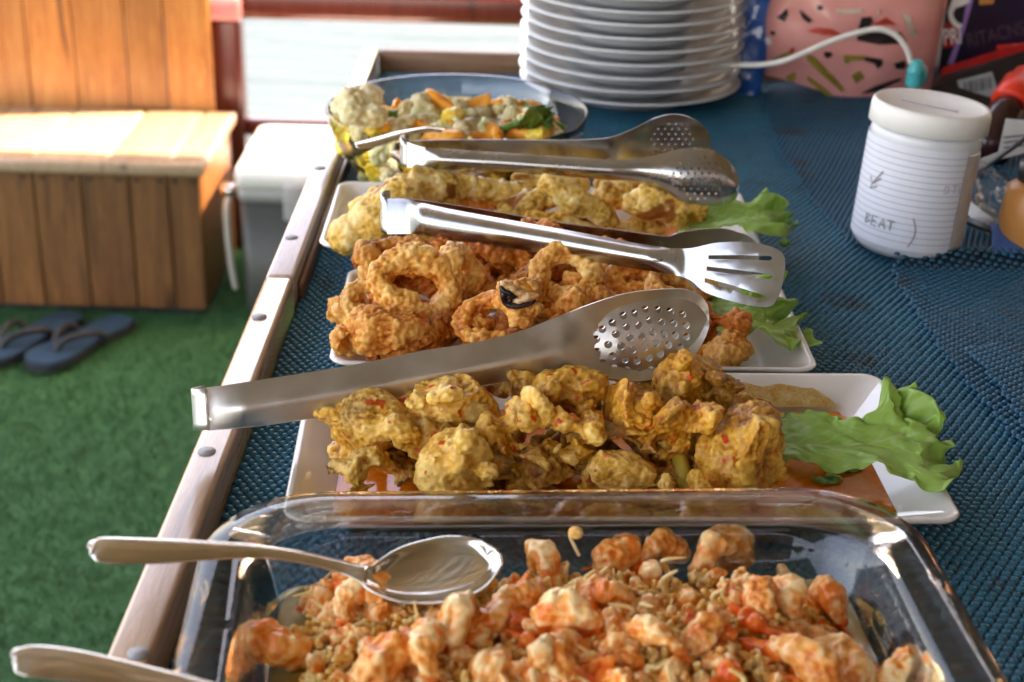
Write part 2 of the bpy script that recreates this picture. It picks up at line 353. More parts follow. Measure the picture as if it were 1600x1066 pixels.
# roof of the boat deck: cream boards on beams (seen mirrored in the steel)
rf = thing('deck_roof', (0, 0, 2.4), 'cream boarded deck roof with cross beams over the buffet', 'roof')
for i in range(24):
    x = -1.75 + i * .19; link('plank', box(x + .003, x + .187, -2.6, 3.08, 2.42, 2.44, .002, 1), 'cream_paint', rf, sm=False)
for y in (-2.2, -1.3, -.4, .5, 1.4, 2.3, 3.02): link('beam', box(-1.75, 2.8, y - .03, y + .03, 2.34, 2.419, .004), 'cream_paint', rf, sm=False)
wl = thing('side_light_block', (2.6, 0, 0), 'unseen brown boards added to hold back light from the right', 'wall')  # added out of view so less light enters from the right
for i in range(14): link('plank', box(2.6, 2.63, -2.6, 3.1, .01 + i * .167, .17 + i * .167, .003, 1), 'brown_wall', wl, sm=False)

fb = thing('front_light_block', (1.2, -2.7, 0), 'unseen brown boards added behind the camera to cut frontal light', 'wall')  # added behind the camera to block frontal sky light and raise contrast
for i in range(19): link('plank', box(-.15 + i * .145, -.008 + i * .145, -2.72, -2.70, .01, 2.40, .003, 1), 'brown_wall', fb, sm=False)
bh = thing('back_light_block', (1.3, 3.4, 0), 'dark brown boards added behind the plate stack to block bright sky', 'wall')  # added, hidden from view; keeps sky reflections off the right-hand mat and sauce
for i in range(18): link('plank', box(.02 + i * .145, .162 + i * .145, 3.36, 3.385, .0, 2.40, .003, 1), 'brown_wall', bh, sm=False)
# bench with storage box
yb, zb = 2.735, .32
bn = thing('storage_bench', (-.95, 2.9, 0), 'varnished slatted wooden storage bench standing on green turf', 'bench')
fx = [-1.50, -1.37, -1.235, -1.10, -.988, -.905, -.815, -.725, -.652, -.592]
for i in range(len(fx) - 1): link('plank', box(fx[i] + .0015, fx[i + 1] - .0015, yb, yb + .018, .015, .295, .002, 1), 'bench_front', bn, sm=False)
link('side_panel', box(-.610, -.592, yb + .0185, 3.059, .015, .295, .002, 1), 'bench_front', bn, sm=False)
link('toe_board', box(-1.5, -.60, yb + .012, yb + .03, .0, .0145, 0), 'black_rubber', bn, sm=False)
tx = [-1.52, -1.36, -1.20, -1.04, -.90, -.76, -.64, -.575]
for i in range(len(tx) - 1): link('seat_board', box(tx[i] + .001, tx[i + 1] - .001, yb - .012, 3.055, .297, .32, .006, 3), 'bench_top', bn)
link('front_trim', box(-1.52, -.577, yb - .030, yb - .0125, .293, .3195, .007, 3), 'bench_top', bn)
bx = [-1.5, -1.32, -1.14, -.995, -.90, -.795, -.715, -.622]
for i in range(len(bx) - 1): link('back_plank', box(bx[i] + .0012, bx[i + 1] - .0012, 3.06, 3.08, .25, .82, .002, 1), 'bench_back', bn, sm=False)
for i in range(len(fx) - 1):
    for q in (.2, .8): link('screw', lathe([(0, 0), (.004, 0), (.004, .0012), (0, .0015)], 10).copy(), 'black_rubber', bn, world=False).location = Vector((fx[i] + (fx[i + 1] - fx[i]) * q, yb - .0005, .275)) - bn.location
for o_ in [c_ for c_ in bn.children if c_.name.startswith('screw')]: o_.rotation_euler.x = math.pi / 2
# rail
rl = thing('boat_rail', (-.6, 3.15, 0), 'dark red glossy boat rail and post above the sea', 'railing')
link('post', box(-.640, -.572, 3.115, 3.175, 0, .495, .01, 3), 'red_wood', rl)
link('handrail', box(-1.7, 1.9, 3.10, 3.19, .498, .56, .014, 3), 'red_wood', rl)
link('post', box(1.2, 1.27, 3.115, 3.175, 0, .495, .01, 3), 'red_wood', rl)
link('lower_rail', box(-.5715, 1.19, 3.13, 3.17, .245, .281, .006), 'red_wood', rl)
link('lower_rail', box(-1.6, -.6405, 3.13, 3.17, .245, .281, .006), 'red_wood', rl)
link('gunwale', box(-2.2, 2.4, 3.20, 3.34, .0, .16, .01), 'hull_white', rl)
link('rail_cap', box(-.668, -.56, 3.07, 3.099, .50, .552, .012, 3), plain('rail_cap_pink', (.70, .25, .25), .15, .1, Coat_Weight=.6), rl)
# cooler
cx0, cx1, cy0, cy1 = -.525, -.215, 2.74, 3.05
cl = thing('cool_box', (-.4, 2.9, 0), 'white lidded grey cool box standing behind the table end', 'cool box')
link('body', loft_rect([(.148, .145, .02, .004), (.150, .147, .02, .01), (.154, .151, .02, .235)]), 'cooler_grey', cl, world=False).location = Vector(((cx0 + cx1) / 2, (cy0 + cy1) / 2, 0)) - cl.location
link('collar', loft_rect([(.156, .153, .02, .2355), (.157, .154, .02, .262)]), 'label_grey', cl, world=False).location = Vector(((cx0 + cx1) / 2, (cy0 + cy1) / 2, 0)) - cl.location
link('lid', loft_rect([(.160, .157, .022, .2625), (.161, .158, .022, .285), (.157, .154, .022, .296), (.12, .12, .02, .298), (.115, .115, .02, .3035)]), 'cooler_white', cl, world=False).location = Vector(((cx0 + cx1) / 2, (cy0 + cy1) / 2, 0)) - cl.location
link('latch', box(-.435, -.395, cy0 - .018, cy0 - .006, .205, .275, .004), 'label_grey', cl)
link('latch', box(-.30, -.26, cy0 - .018, cy0 - .006, .205, .275, .004), 'label_grey', cl)
link('handle', tube(spline([(-.548, 2.80, .235), (-.556, 2.79, .20), (-.556, 2.80, .10), (-.55, 2.81, .03)], 6), .006, 10), 'cooler_white', cl)
link('hinge_knob', lathe([(0, -.01), (.016, -.01), (.018, 0), (.016, .01), (0, .01)], 20), 'chrome', cl, world=False).location = Vector((-.549, 2.80, .24)) - cl.location
# sandals
def sandal(cx, cy, ang, label):
    t = thing('flip_flop', (cx, cy, 0.008), label, 'flip-flop', 'pair of blue flip-flops'); t.rotation_euler.z = ang
    pr = [(-.125, .0), (-.12, .024), (-.09, .033), (-.04, .031), (.0, .033), (.05, .042), (.09, .043), (.115, .03), (.127, .0)]
    pr = spline([(a, b, 0) for a, b in pr], 5); outl = [(p.x, p.y * .95) for p in pr] + [(p.x, -p.y) for p in reversed(pr[1:-1])]
    def slab(z0, z1, k):
        n = len(outl); vs = [(x * k, y * k, z0) for x, y in outl] + [(x * k, y * k, z1) for x, y in outl]
        return mesh(vs, [tuple(range(n))[::-1], tuple(range(n, 2 * n))] + [(i, (i + 1) % n, n + (i + 1) % n, n + i) for i in range(n)])
    link('sole', slab(0, .012, 1), 'black_rubber', t, world=False, sm=False)
    link('footbed', slab(.0125, .017, .97), 'sandal_blue', t, world=False, sm=False)
    for s in (-1, 1): link('strap', tube(spline([(.065, 0, .016), (.05, s * .012, .035), (.0, s * .034, .035), (-.03, s * .034, .014)], 6), .005, 8, flat=1.3), 'black_rubber', t, world=False)
    return t
p = P(128, 540, .01); sandal(p.x, p.y, rad(180 + 62), 'blue flip-flop with black straps, nearer the bench corner')
p = P(45, 535, .01); sandal(p.x, p.y, rad(180 + 62), 'blue flip-flop with black straps, farther from the bench corner')

# ------------------------------------------------------------------ table
tb = thing('buffet_table', (.35, 1.0, 0), 'long wooden buffet table with a raised plugged edge rail', 'table')
segs = [.15, 1.045, 1.755]
def rail_piece(y0, y1):
    # slight bevel; cross section in x,z
    return box(-.1825, -.1615, y0 + .0004, y1 - .0004, .726, .7755, .0035, 3)
wood('teak_sheen', (.40, .27, .20), (.54, .39, .31), (.64, .50, .42), 'Y', .22, 7, .8)  # far rail piece: bright reflected sky painted in as paler wood
for i in range(2): link('edge_rail', rail_piece(segs[i], segs[i + 1]), ('teak_rail', 'teak_sheen')[i], tb)
link('inner_strip', box(-.1612, -.1565, 1.06, 1.52, .7515, .7645, .001, 1), 'teak_dark', tb)
link('edge_rail', box(-.161, .95, 1.736, 1.757, .726, .7755, .0035, 3), 'teak_rail_x', tb)
for i in range(9):
    x = -.161 + i * .1235; link('tabletop_board', box(x + .0005, x + .123, .15, 1.7355, .724, .7495, .001, 1), 'teak_dark', tb, sm=False)
link('apron', box(-.14, .92, 1.66, 1.68, .62, .7235, .002), 'teak_dark', tb); link('apron', box(-.14, .92, .25, .27, .62, .7235, .002), 'teak_dark', tb)
for x, y in ((.0, .3), (.85, .3), (.0, 1.6), (.85, 1.6)): link('leg', box(x - .03, x + .03, y - .03, y + .03, 0, .6195, .004), 'teak_dark', tb)
def plug(px, py):
    q = P(px, py, .7755); link('plug', lathe([(0, .7754), (.0052, .7754), (.0052, .7761), (0, .7763)], 20), 'plug', tb, world=False).location = Vector((max(min(q.x, -.1675), -.1745), q.y, 0)) - tb.location
for q in ((218, 1022), (323, 706), (395, 495), (439, 371), (473, 262), (505, 190)): plug(*q)

# ------------------------------------------------------------------ woven mats
def pip(poly, x, y):
    c = np.zeros(x.shape, bool); n = len(poly)
    for i in range(n):
        x1, y1 = poly[i]; x2, y2 = poly[(i + 1) % n]
        if y1 == y2: continue
        c ^= ((y1 > y) != (y2 > y)) & (x < (x2 - x1) * (y - y1) / (y2 - y1) + x1)
    return c
def hmap(x, y):
    h = .0040 * np.sin(7.3 * x + 5 * y + 1) * np.sin(3.1 * y - 2 * x) + .0012 * np.sin(23 * x - 9 * y)
    h = np.maximum(h, 0) * np.clip((x - .1) * 4, 0, 1)
    # a soft diagonal crease rising towards the back right
    d = (x - .30) * .80 - (y - 1.25) * .25
    h = h + .006 * np.exp(-(d / .02) ** 2) * np.clip((y - 1.05) * 4, 0, 1) * np.clip((1.66 - y) * 8, 0, 1)
    return h
def mat_layer(name, label, poly, z, mname, pu, pv, rot=0, hh=.0022, extra=None, grp='overlapping blue woven table mats', wr=.0):
    poly = [(a[0], a[1]) for a in poly]
    xs = [a[0] for a in poly]; ys = [a[1] for a in poly]
    root = thing(name, (sum(xs) / len(xs), sum(ys) / len(ys), z), label, 'table mat', grp)
    H = lambda x, y: hmap(x, y) + (extra(x, y) if extra else 0)
    # backing
    st = .012; gx = np.arange(min(xs), max(xs) + st, st); gy = np.arange(min(ys), max(ys) + st, st); X, Y = np.meshgrid(gx, gy)
    ins = pip(poly, X, Y)
    nx = len(gx); idx = np.arange(X.size).reshape(X.shape); ff = []
    for j in range(len(gy) - 1):
        row = ins[j, :-1] & ins[j, 1:] & ins[j + 1, :-1] & ins[j + 1, 1:]
        for i in np.nonzero(row)[0]: ff.append((idx[j, i], idx[j, i + 1], idx[j + 1, i + 1], idx[j + 1, i]))
    me = mesh(np.stack([X.ravel(), Y.ravel(), (z + H(X, Y)).ravel()], 1), ff)
    bm = bmesh.new(); bm.from_mesh(me); bmesh.ops.delete(bm, geom=[v for v in bm.verts if not v.link_faces], context='VERTS'); bm.to_mesh(me); bm.free()
    link('backing', me, 'vinyl_backing', root)
    # knots
    c, s = math.cos(rot), math.sin(rot); L = 2.4
    u = np.arange(-L, L, pu); v = np.arange(-L, L, pv); U, V = np.meshgrid(u, v); U = U + (np.arange(len(v)) % 2 * pu / 2)[:, None]
    rg = np.random.RandomState(5); U = U + rg.normal(0, .00018, U.shape); V = V + rg.normal(0, .00014, V.shape)
    U = U.ravel(); V = V.ravel(); X = c * U - s * V + xs[0]; Y = s * U + c * V + ys[0]
    if wr: Y = Y + wr * np.sin(X * 31) ; X = X + wr * np.sin(Y * 24)
    # keep those inside the outline, in view, and not under dishes
    k = pip(poly, X, Y); X, Y = X[k], Y[k]
    D = np.stack([X, Y, 0 * X + z], 1) - np.array(CAM); f = D @ np.array(FW); px = 800 + F * (D @ np.array(RT)) / f; py = 533 - F * (D @ np.array(UP)) / f
    k = (px > -60) & (px < 1760) & (py > -60) & (py < 1200) & (f > 0)
    for (ax, ay, aw, ad, ar) in FOOT:
        cc, ss = math.cos(-ar), math.sin(-ar); dx, dy = X - ax, Y - ay; k &= ~((abs(cc * dx - ss * dy) < aw) & (abs(ss * dx + cc * dy) < ad))
    X, Y = X[k], Y[k]; N = len(X); Z = z + H(X, Y) - .0002
    a = np.arange(6) * math.pi / 3; hu, hv = pu * .475, pv * .68
    ring = np.stack([np.cos(a), np.sin(a)], 1); loc = []
    for kk, hz in ((1.0, 0), (.78, .68)):
        for q in ring: loc.append((q[0] * hu * kk, q[1] * hv * kk, hz * hh))
    loc.append((0, 0, hh)); loc = np.array(loc)
    lx = c * loc[:, 0] - s * loc[:, 1]; ly = s * loc[:, 0] + c * loc[:, 1]
    V3 = np.stack([X[:, None] + lx, Y[:, None] + ly, Z[:, None] + loc[:, 2]], 2)
    quads = np.array([(i, (i + 1) % 6, 6 + (i + 1) % 6, 6 + i) for i in range(6)]); tris = np.array([(6 + i, 6 + (i + 1) % 6, 12) for i in range(6)])
    off = np.arange(N)[:, None, None] * 13
    ql = (quads[None] + off).reshape(-1, 4); tl = (tris[None] + off).reshape(-1, 3)
    me = bpy.data.meshes.new('w'); me.vertices.add(N * 13); me.vertices.foreach_set('co', V3.reshape(-1))
    me.loops.add(ql.size + tl.size); me.loops.foreach_set('vertex_index', np.concatenate([ql.ravel(), tl.ravel()]))
    me.polygons.add(len(ql) + len(tl)); me.polygons.foreach_set('loop_start', np.concatenate([np.arange(len(ql)) * 4, ql.size + np.arange(len(tl)) * 3]))
    me.update(calc_edges=True); o = link('weave', me, mname, root); o['kind'] = 'stuff'; return root
Z0 = .7505
PL1 = (.0595, .803, .184, .0925, rad(2.6)); PL2 = (.039, .986, .160, .0835, rad(1.5)); PL3 = (.021, 1.176, .172, .0775, rad(.5))
TR = (.036, .575, .180, .126, rad(4.0))
FOOT = [(a, b, c * .80, d * .72, e) for a, b, c, d, e in (PL1, PL2, PL3)] + [(.12, 1.70, .07, .07, 0)]
mat_layer('woven_mat', 'large teal woven vinyl mat under all the dishes, edged by the wooden rail', [(-.1605, .2), (.95, .2), (.95, 1.735), (-.1605, 1.735)], Z0, 'vinyl_teal', .0062, .0049)
def q2(px, py, z=.756): a = P(px, py, z); return (a.x, a.y)
polyB = [q2(1388, 400), q2(1405, 450), q2(1440, 500), q2(1475, 555), q2(1510, 600), q2(1560, 660), q2(1610, 720), (.62, .80), (.80, .95), (.80, 1.20), q2(1600, 400)]
def ridge(x, y):
    a = q2(1388, 400); b = q2(1600, 405); d = (b[0] - a[0], b[1] - a[1]); L = math.hypot(*d); nx, ny = -d[1] / L, d[0] / L
    e = (x - a[0]) * nx + (y - a[1]) * ny; return .011 * np.exp(-((e + .012) / .012) ** 2)
mat_layer('folded_mat', 'blue woven mat with a turned up hem in front of the white jar', polyB, Z0 + .0065, 'vinyl_blue', .0062, .0049, rad(-14), extra=ridge, wr=.0012)
polyC = [q2(1500, 560), q2(1530, 580), q2(1560, 625), q2(1600, 690), (.60, .84), (.72, 1.0), q2(1640, 560), q2(1560, 552)]
mat_layer('folded_mat', 'uppermost blue woven mat corner lying at the right edge of the table', polyC, Z0 + .0115, 'vinyl_blue', .0062, .0049, rad(-20), wr=.0012)
polyD = [q2(1188, 148), q2(1215, 230), q2(1262, 300), q2(1330, 385), q2(1500, 402), q2(1640, 400), (.80, 1.25), (.80, 1.70), (.30, 1.72)]
mat_layer('folded_mat', 'dark blue woven mat spread under the jar and snack packets', polyD, Z0 + .0045, 'vinyl_blue', .0056, .0045, rad(12), wr=.0015)
mat_layer('folded_mat', 'bright teal cloth strip tucked behind the salad bowl', [(-.15, 1.46), (.02, 1.44), (.06, 1.50), (.055, 1.66), (.03, 1.725), (-.15, 1.72)], Z0 + .004, 'vinyl_teal', .0050, .0042, rad(3), wr=.001)

# ------------------------------------------------------------------ platters
def platter(spec, z, h, label, wall=.026, name='serving_platter'):
    x, y, hw, hd, rz = spec; w = wall
    prof = [(hw - w - .012, hd - w - .012, .012, 0), (hw - w - .004, hd - w - .004, .014, 0), (hw - w, hd - w, .014, .002), (hw - .006, hd - .006, .012, h - .006), (hw - .001, hd - .001, .012, h - .003),
            (hw, hd, .012, h - .001), (hw - .0015, hd - .0015, .012, h), (hw - .004, hd - .004, .012, h - .0006), (hw - .008, hd - .008, .011, h - .004), (hw - w + .001, hd - w + .001, .012, .0075), (hw - w - .004, hd - w - .004, .012, .005), (hw - w - .02, hd - w - .02, .01, .0045)]
    t = link(name, loft_rect(prof), 'porcelain', world=False); t.location = (x, y, z); t.rotation_euler.z = rz
    tag(t, label, 'platter', 'white rectangular serving platters'); return t
ZP = .7522
platter(PL1, ZP, .024, 'white rectangular platter holding the yellow curry chicken pieces')
platter(PL2, ZP, .024, 'white rectangular platter holding the golden fried squid')
platter(PL3, ZP, .029, 'white rectangular platter holding yellow fritters beside the salad bowl')
# sauce pool in the chicken platter
def pool(name, label, spec, inset, z, mname, wob, cat='sauce'):
    x, y, hw, hd, rz = spec; ring = rrect(hw - inset, hd - inset, .012, 14); n = len(ring); vs, fs = [(0, 0, 0)], []
    for k in (.35, .7, .93, 1.0):
        for i, (a, b) in enumerate(ring):
            wv = 1 - wob * abs(noise.noise(Vector((a * 32, b * 32, 3)))) * (k > .6); vs.append((a * k * wv, b * k * wv, 0 if k < 1 else -.0012))
    for i in range(n):
        fs.append((0, 1 + i, 1 + (i + 1) % n))
        for r in range(3): fs.append((1 + r * n + i, 1 + (r + 1) * n + i, 1 + (r + 1) * n + (i + 1) % n, 1 + r * n + (i + 1) % n))
    o = link(name, flipfix(mesh(vs, fs)), mname, world=False); o.location = (x, y, z); o.rotation_euler.z = rz; return tag(o, label, cat, kind='stuff')
pool('curry_sauce', 'orange curry sauce pooled around the chicken in the platter', PL1, .0225, ZP + .0092, 'curry_sauce', .20)
pool('oil_film', 'brown oil pooled under the fritters', PL3, .026, ZP + .0085, 'curry_sauce', .05)
def film():
    x, y, hw, hd, rz = PL1; vs, fs = [], []; n = 70
    for i in range(n + 1):
        a = -.02 + (hw - .012) * i / n
        for k in range(5):
            d = k / 4; en = min(1, (1 - i / n) * 7); top = (.72 + .30 * noise.noise(Vector((a * 90, 1, 2))) + .12 * noise.noise(Vector((a * 400, 1, 2)))) * en ** .5
            dd = d * top; vs.append((a, hd - .0255 + dd * .018, .0102 + dd * .0130 + .0012))
    for i in range(n):
        for k in range(4): fs.append((i * 5 + k, (i + 1) * 5 + k, (i + 1) * 5 + k + 1, i * 5 + k + 1))
    o = link('sauce_stain', mesh(vs, fs), 'sauce_film', world=False); o.location = (x, y, ZP); o.rotation_euler.z = rz
    tag(o, 'yellow speckled curry stain drying on the platter inner wall', 'sauce stain', kind='stuff')
film()

# ------------------------------------------------------------------ organic lumps
DG = None
def prim_mesh(prims):
    bm = bmesh.new()
    for p in prims:
        b2 = bmesh.new()
        if p[0] == 'e':
            bmesh.ops.create_icosphere(b2, subdivisions=3, radius=1)
            m = Matrix.Translation(p[1]) @ Euler(p[3]).to_matrix().to_4x4() @ Matrix.Diagonal((*p[2], 1)); b2.transform(m)
        elif p[0] == 'h':
            for q in p[1]: b2.verts.new(q)
            r = bmesh.ops.convex_hull(b2, input=b2.verts); bmesh.ops.delete(b2, geom=list({g for g in r['geom_interior'] + r['geom_unused'] if isinstance(g, bmesh.types.BMVert)}), context='VERTS')
        elif p[0] == 'm': b2.from_mesh(p[1])
        me = bpy.data.meshes.new('x'); b2.to_mesh(me); b2.free(); bm.from_mesh(me); bpy.data.meshes.remove(me)
    me = bpy.data.meshes.new('p'); bmesh.ops.recalc_face_normals(bm, faces=bm.faces); bm.to_mesh(me); bm.free(); return me
def lump(prims, voxel, smooth_it, layers, seed):
    me = prim_mesh(prims); ob = bpy.data.objects.new('tmp', me); COL.objects.link(ob)
    m = ob.modifiers.new('r', 'REMESH'); m.mode = 'VOXEL'; m.voxel_size = voxel
    if smooth_it: s = ob.modifiers.new('s', 'SMOOTH'); s.iterations = smooth_it; s.factor = .6
    dg = bpy.context.evaluated_depsgraph_get(); out = bpy.data.meshes.new_from_object(ob.evaluated_get(dg))
    bpy.data.objects.remove(ob); bpy.data.meshes.remove(me)
    biggest(out)
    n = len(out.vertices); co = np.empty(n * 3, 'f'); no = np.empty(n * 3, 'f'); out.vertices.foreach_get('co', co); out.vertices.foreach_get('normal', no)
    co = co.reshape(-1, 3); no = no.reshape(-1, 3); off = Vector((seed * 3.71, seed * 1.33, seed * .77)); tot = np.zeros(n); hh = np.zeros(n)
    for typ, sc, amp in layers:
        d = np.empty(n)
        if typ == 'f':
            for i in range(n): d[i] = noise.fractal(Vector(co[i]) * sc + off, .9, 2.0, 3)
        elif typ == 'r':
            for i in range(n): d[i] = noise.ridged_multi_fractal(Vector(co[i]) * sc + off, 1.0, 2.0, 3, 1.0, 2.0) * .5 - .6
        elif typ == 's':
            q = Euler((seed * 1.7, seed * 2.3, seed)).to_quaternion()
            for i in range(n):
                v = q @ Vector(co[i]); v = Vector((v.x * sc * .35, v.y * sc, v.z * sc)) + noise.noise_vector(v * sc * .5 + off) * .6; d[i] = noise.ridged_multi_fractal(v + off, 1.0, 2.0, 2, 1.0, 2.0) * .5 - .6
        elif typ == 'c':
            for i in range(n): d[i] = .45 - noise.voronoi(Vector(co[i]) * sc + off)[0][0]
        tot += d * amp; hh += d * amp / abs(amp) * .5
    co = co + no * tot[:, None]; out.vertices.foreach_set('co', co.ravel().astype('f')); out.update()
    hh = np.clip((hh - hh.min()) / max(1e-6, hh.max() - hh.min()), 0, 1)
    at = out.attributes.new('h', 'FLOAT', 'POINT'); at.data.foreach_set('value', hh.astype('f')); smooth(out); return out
def biggest(me):
    bm = bmesh.new(); bm.from_mesh(me); seen = set(); isl = []
    for v in bm.verts:
        if v in seen: continue
        st = [v]; seen.add(v); g = []
        while st:
            q = st.pop(); g.append(q)
            for e in q.link_edges:
                o_ = e.other_vert(q)
                if o_ not in seen: seen.add(o_); st.append(o_)
        isl.append(g)
    isl.sort(key=len)
    if len(isl) > 1: bmesh.ops.delete(bm, geom=[v for g in isl[:-1] for v in g], context='VERTS')
    bm.to_mesh(me); bm.free()
def hull_pts(rg, rx, ry, rz, n=11, c=(0, 0, 0)):
    out = []
    for _ in range(n):
        v = Vector((rg.gauss(0, 1), rg.gauss(0, 1), rg.gauss(0, 1))).normalized(); k = rg.uniform(.85, 1.05); out.append((c[0] + v.x * rx * k, c[1] + v.y * ry * k, c[2] + v.z * rz * k))
    return out
def pxm(p): return (p - CAM).dot(FW) / F      # metres per pixel at a point
def drop(name, me, mat, px, py, z, rot, label, cat, group, scale=1.0, dy=0):
    o = link(name, me, None, world=False)
    if not me.materials: me.materials.append(M[mat])
    p = P(px, py, z); o.location = p; o.rotation_euler = rot if len(rot) == 3 else (0, 0, rot[0]); o.scale = (scale,) * 3
    return tag(o, label, cat, group)

USED = set()
def where(px, py, anchors, kd=''):
    """words that place a thing beside the nearest landmark of its dish, the same words never twice"""
    for ax_, ay_, nm in sorted(anchors, key=lambda a: math.hypot(a[0] - px, (a[1] - py) * 1.6)):
        dx, dy = px - ax_, (py - ay_) * 1.6; a = math.degrees(math.atan2(dy, dx)) % 360; near = math.hypot(dx, dy) < 70
        d = ['right of', 'in front and right of', 'in front of', 'in front and left of', 'left of', 'behind and left of', 'behind', 'behind and right of'][int((a + 22.5) // 45) % 8]
        for pre in (('close ', 'just ') if near else ('further ', 'well ')):
            t_ = pre + d + ' ' + nm
            if (kd, t_) not in USED: USED.add((kd, t_)); return t_
    return None
SHA = [(700, 887, 'the serving spoon bowl'), (530, 890, 'the spoon neck'), (948, 872, 'the tallest shrimp'), (1128, 900, 'the back wall shrimp'), (1200, 950, 'the long orange shrimp'), (1330, 1000, 'the tray right wall'), (400, 960, 'the tray left wall'), (860, 1010, 'the middle of the tray'), (620, 1060, 'the bottom edge below the spoon'), (1100, 1060, 'the bottom edge right of centre')]
CHA = [(722, 722, 'the large ridged block'), (1160, 698, 'the biggest chicken chunk'), (1065, 730, 'the lemongrass stalk'), (872, 660, 'the forked bone'), (562, 738, 'the drumstick end'), (948, 684, 'the smooth skinned piece')]
SQA = [(648, 452, 'the largest squid ring'), (545, 520, 'the platter left rim'), (815, 465, 'the dark tentacle'), (886, 432, 'the ring under the slotted tongs'), (700, 560, 'the front tong arm'), (1040, 450, 'the perforated tong bowl'), (1140, 530, 'the bare right end of the squid platter')]
# --- curry chicken: (px, py, width px, height px, z, kind, tilt deg, material, label)
CH = [
 (562, 738, 88, 88, .782, 'hull', 0, 'chicken_pale', 'plump chicken drumstick end, lowest piece at the left of the platter'),
 (538, 670, 66, 90, .790, 'bone', 70, 'chicken_pale', 'narrow yellow drumstick shank with one black speck near the platter left rim'),
 (598, 658, 120, 92, .797, 'flap', 10, 'chicken_pale', 'pale yellow chicken lump with soft skin folds under the tong handle'),
 (625, 735, 80, 70, .772, 'hull', 20, 'chicken_dark', 'dark chicken scrap low in the sauce between two pale pieces'),
 (700, 632, 130, 90, .803, 'flap', -15, 'chicken_pale', 'broad yellow chicken piece touching the underside of the perforated tongs'),
 (672, 688, 110, 66, .792, 'hull', 20, 'chicken', 'brownish chicken piece with orange flecks left of the ridged block'),
 (722, 722, 128, 112, .790, 'flap', -30, 'chicken_pale', 'large ridged chicken block with torn fold along its top'),
 (762, 735, 60, 90, .782, 'hull', 80, 'chicken', 'upright chicken slab with vertical fibres beside the ridged block'),
 (805, 655, 90, 60, .803, 'bone', -25, 'chicken_pale', 'knobbly chicken bone joint sticking up in the heap centre'),
 (872, 660, 110, 46, .803, 'bone', 8, 'chicken_pale', 'forked yellow bone crossing the centre of the heap'),
 (845, 738, 110, 84, .778, 'hull', 10, 'chicken_dark', 'dark brown chicken piece low at the front centre'),
 (830, 610, 100, 60, .800, 'hull', 30, 'chicken_dark', 'dark ragged chicken piece behind the forked bone'),
 (905, 610, 120, 70, .806, 'flap', 0, 'chicken', 'golden chicken piece with red chilli flecks under the tong bowl'),
 (965, 628, 120, 84, .806, 'hull', 25, 'chicken', 'chilli flecked chicken piece right of the heap centre'),
 (948, 684, 110, 62, .794, 'hull', -12, 'chicken', 'smooth skinned chicken piece with red upper edge below the flecked one'),
 (885, 700, 90, 60, .790, 'hull', 15, 'chicken', 'reddish chicken piece below the forked bone'),
 (985, 738, 112, 66, .782, 'flap', 12, 'chicken_pale', 'rounded yellow chicken piece at the front beside the lemongrass'),
 (925, 748, 70, 56, .776, 'hull', 60, 'chicken', 'small chicken scrap left of the rounded front piece'),
 (1062, 662, 118, 84, .803, 'hull', -20, 'chicken', 'angular chicken wedge with pale triangular face'),
 (1010, 695, 90, 60, .788, 'hull', 40, 'chicken_dark', 'shaded brown chicken piece behind the lemongrass'),
 (1075, 592, 104, 88, .806, 'flap', -40, 'chicken', 'glossy browned chicken leg piece nearest the tong tip'),
 (1125, 622, 60, 70, .800, 'bone', -70, 'chicken_dark', 'brown chicken joint with a torn cavity beside the tong tip'),
 (1160, 698, 122, 130, .795, 'big', 15, 'chicken', 'biggest smooth chicken chunk at the right end of the heap'),
 (1135, 640, 120, 40, .786, 'hull', 0, 'chicken', 'reddish oily chicken strip behind the biggest chunk'),
 (1102, 735, 60, 60, .776, 'hull', 30, 'chicken_dark', 'dark chicken scrap between lemongrass and the biggest chunk'),
 (1045, 745, 60, 50, .774, 'hull', 0, 'chicken_dark', 'dark chicken scrap just left of the lemongrass stalk'),
 (680, 745, 60, 50, .772, 'hull', 0, 'chicken_dark', 'chicken scrap sunk in sauce before the ridged block'),
 (610, 600, 120, 60, .786, 'hull', 0, 'chicken', 'chicken piece hidden mostly beneath the tong handle, left'),
 (760, 590, 110, 60, .790, 'hull', 0, 'chicken_dark', 'dark chicken piece beneath the tongs at the heap back'),
 (1010, 600, 100, 60, .790, 'hull', 0, 'chicken', 'brown chicken piece showing through below the tong holes'),
 (800, 705, 76, 60, .788, 'hull', 60, 'chicken', 'upright chicken slab left of the dark front piece'),
 (860, 712, 70, 52, .786, 'flap', -20, 'chicken_pale', 'pale chicken flap in the gap below the forked bone'),
 (1045, 700, 60, 60, .786, 'hull', 10, 'chicken', 'chicken scrap leaning on the lemongrass stalk'),
 (745, 640, 76, 62, .800, 'flap', 40, 'chicken_pale', 'yellow skin flap between the broad piece and the bone joint'),
 (1010, 640, 80, 60, .803, 'flap', -10, 'chicken', 'browned chicken flap behind the angular wedge'),
 (790, 760, 200, 50, .768, 'hull', 0, 'chicken_dark', 'flat dark piece at the platter front behind the glass rim'),
 (990, 775, 180, 40, .767, 'hull', 0, 'chicken_dark', 'flat brown piece at the front seen through the glass rim'),
]
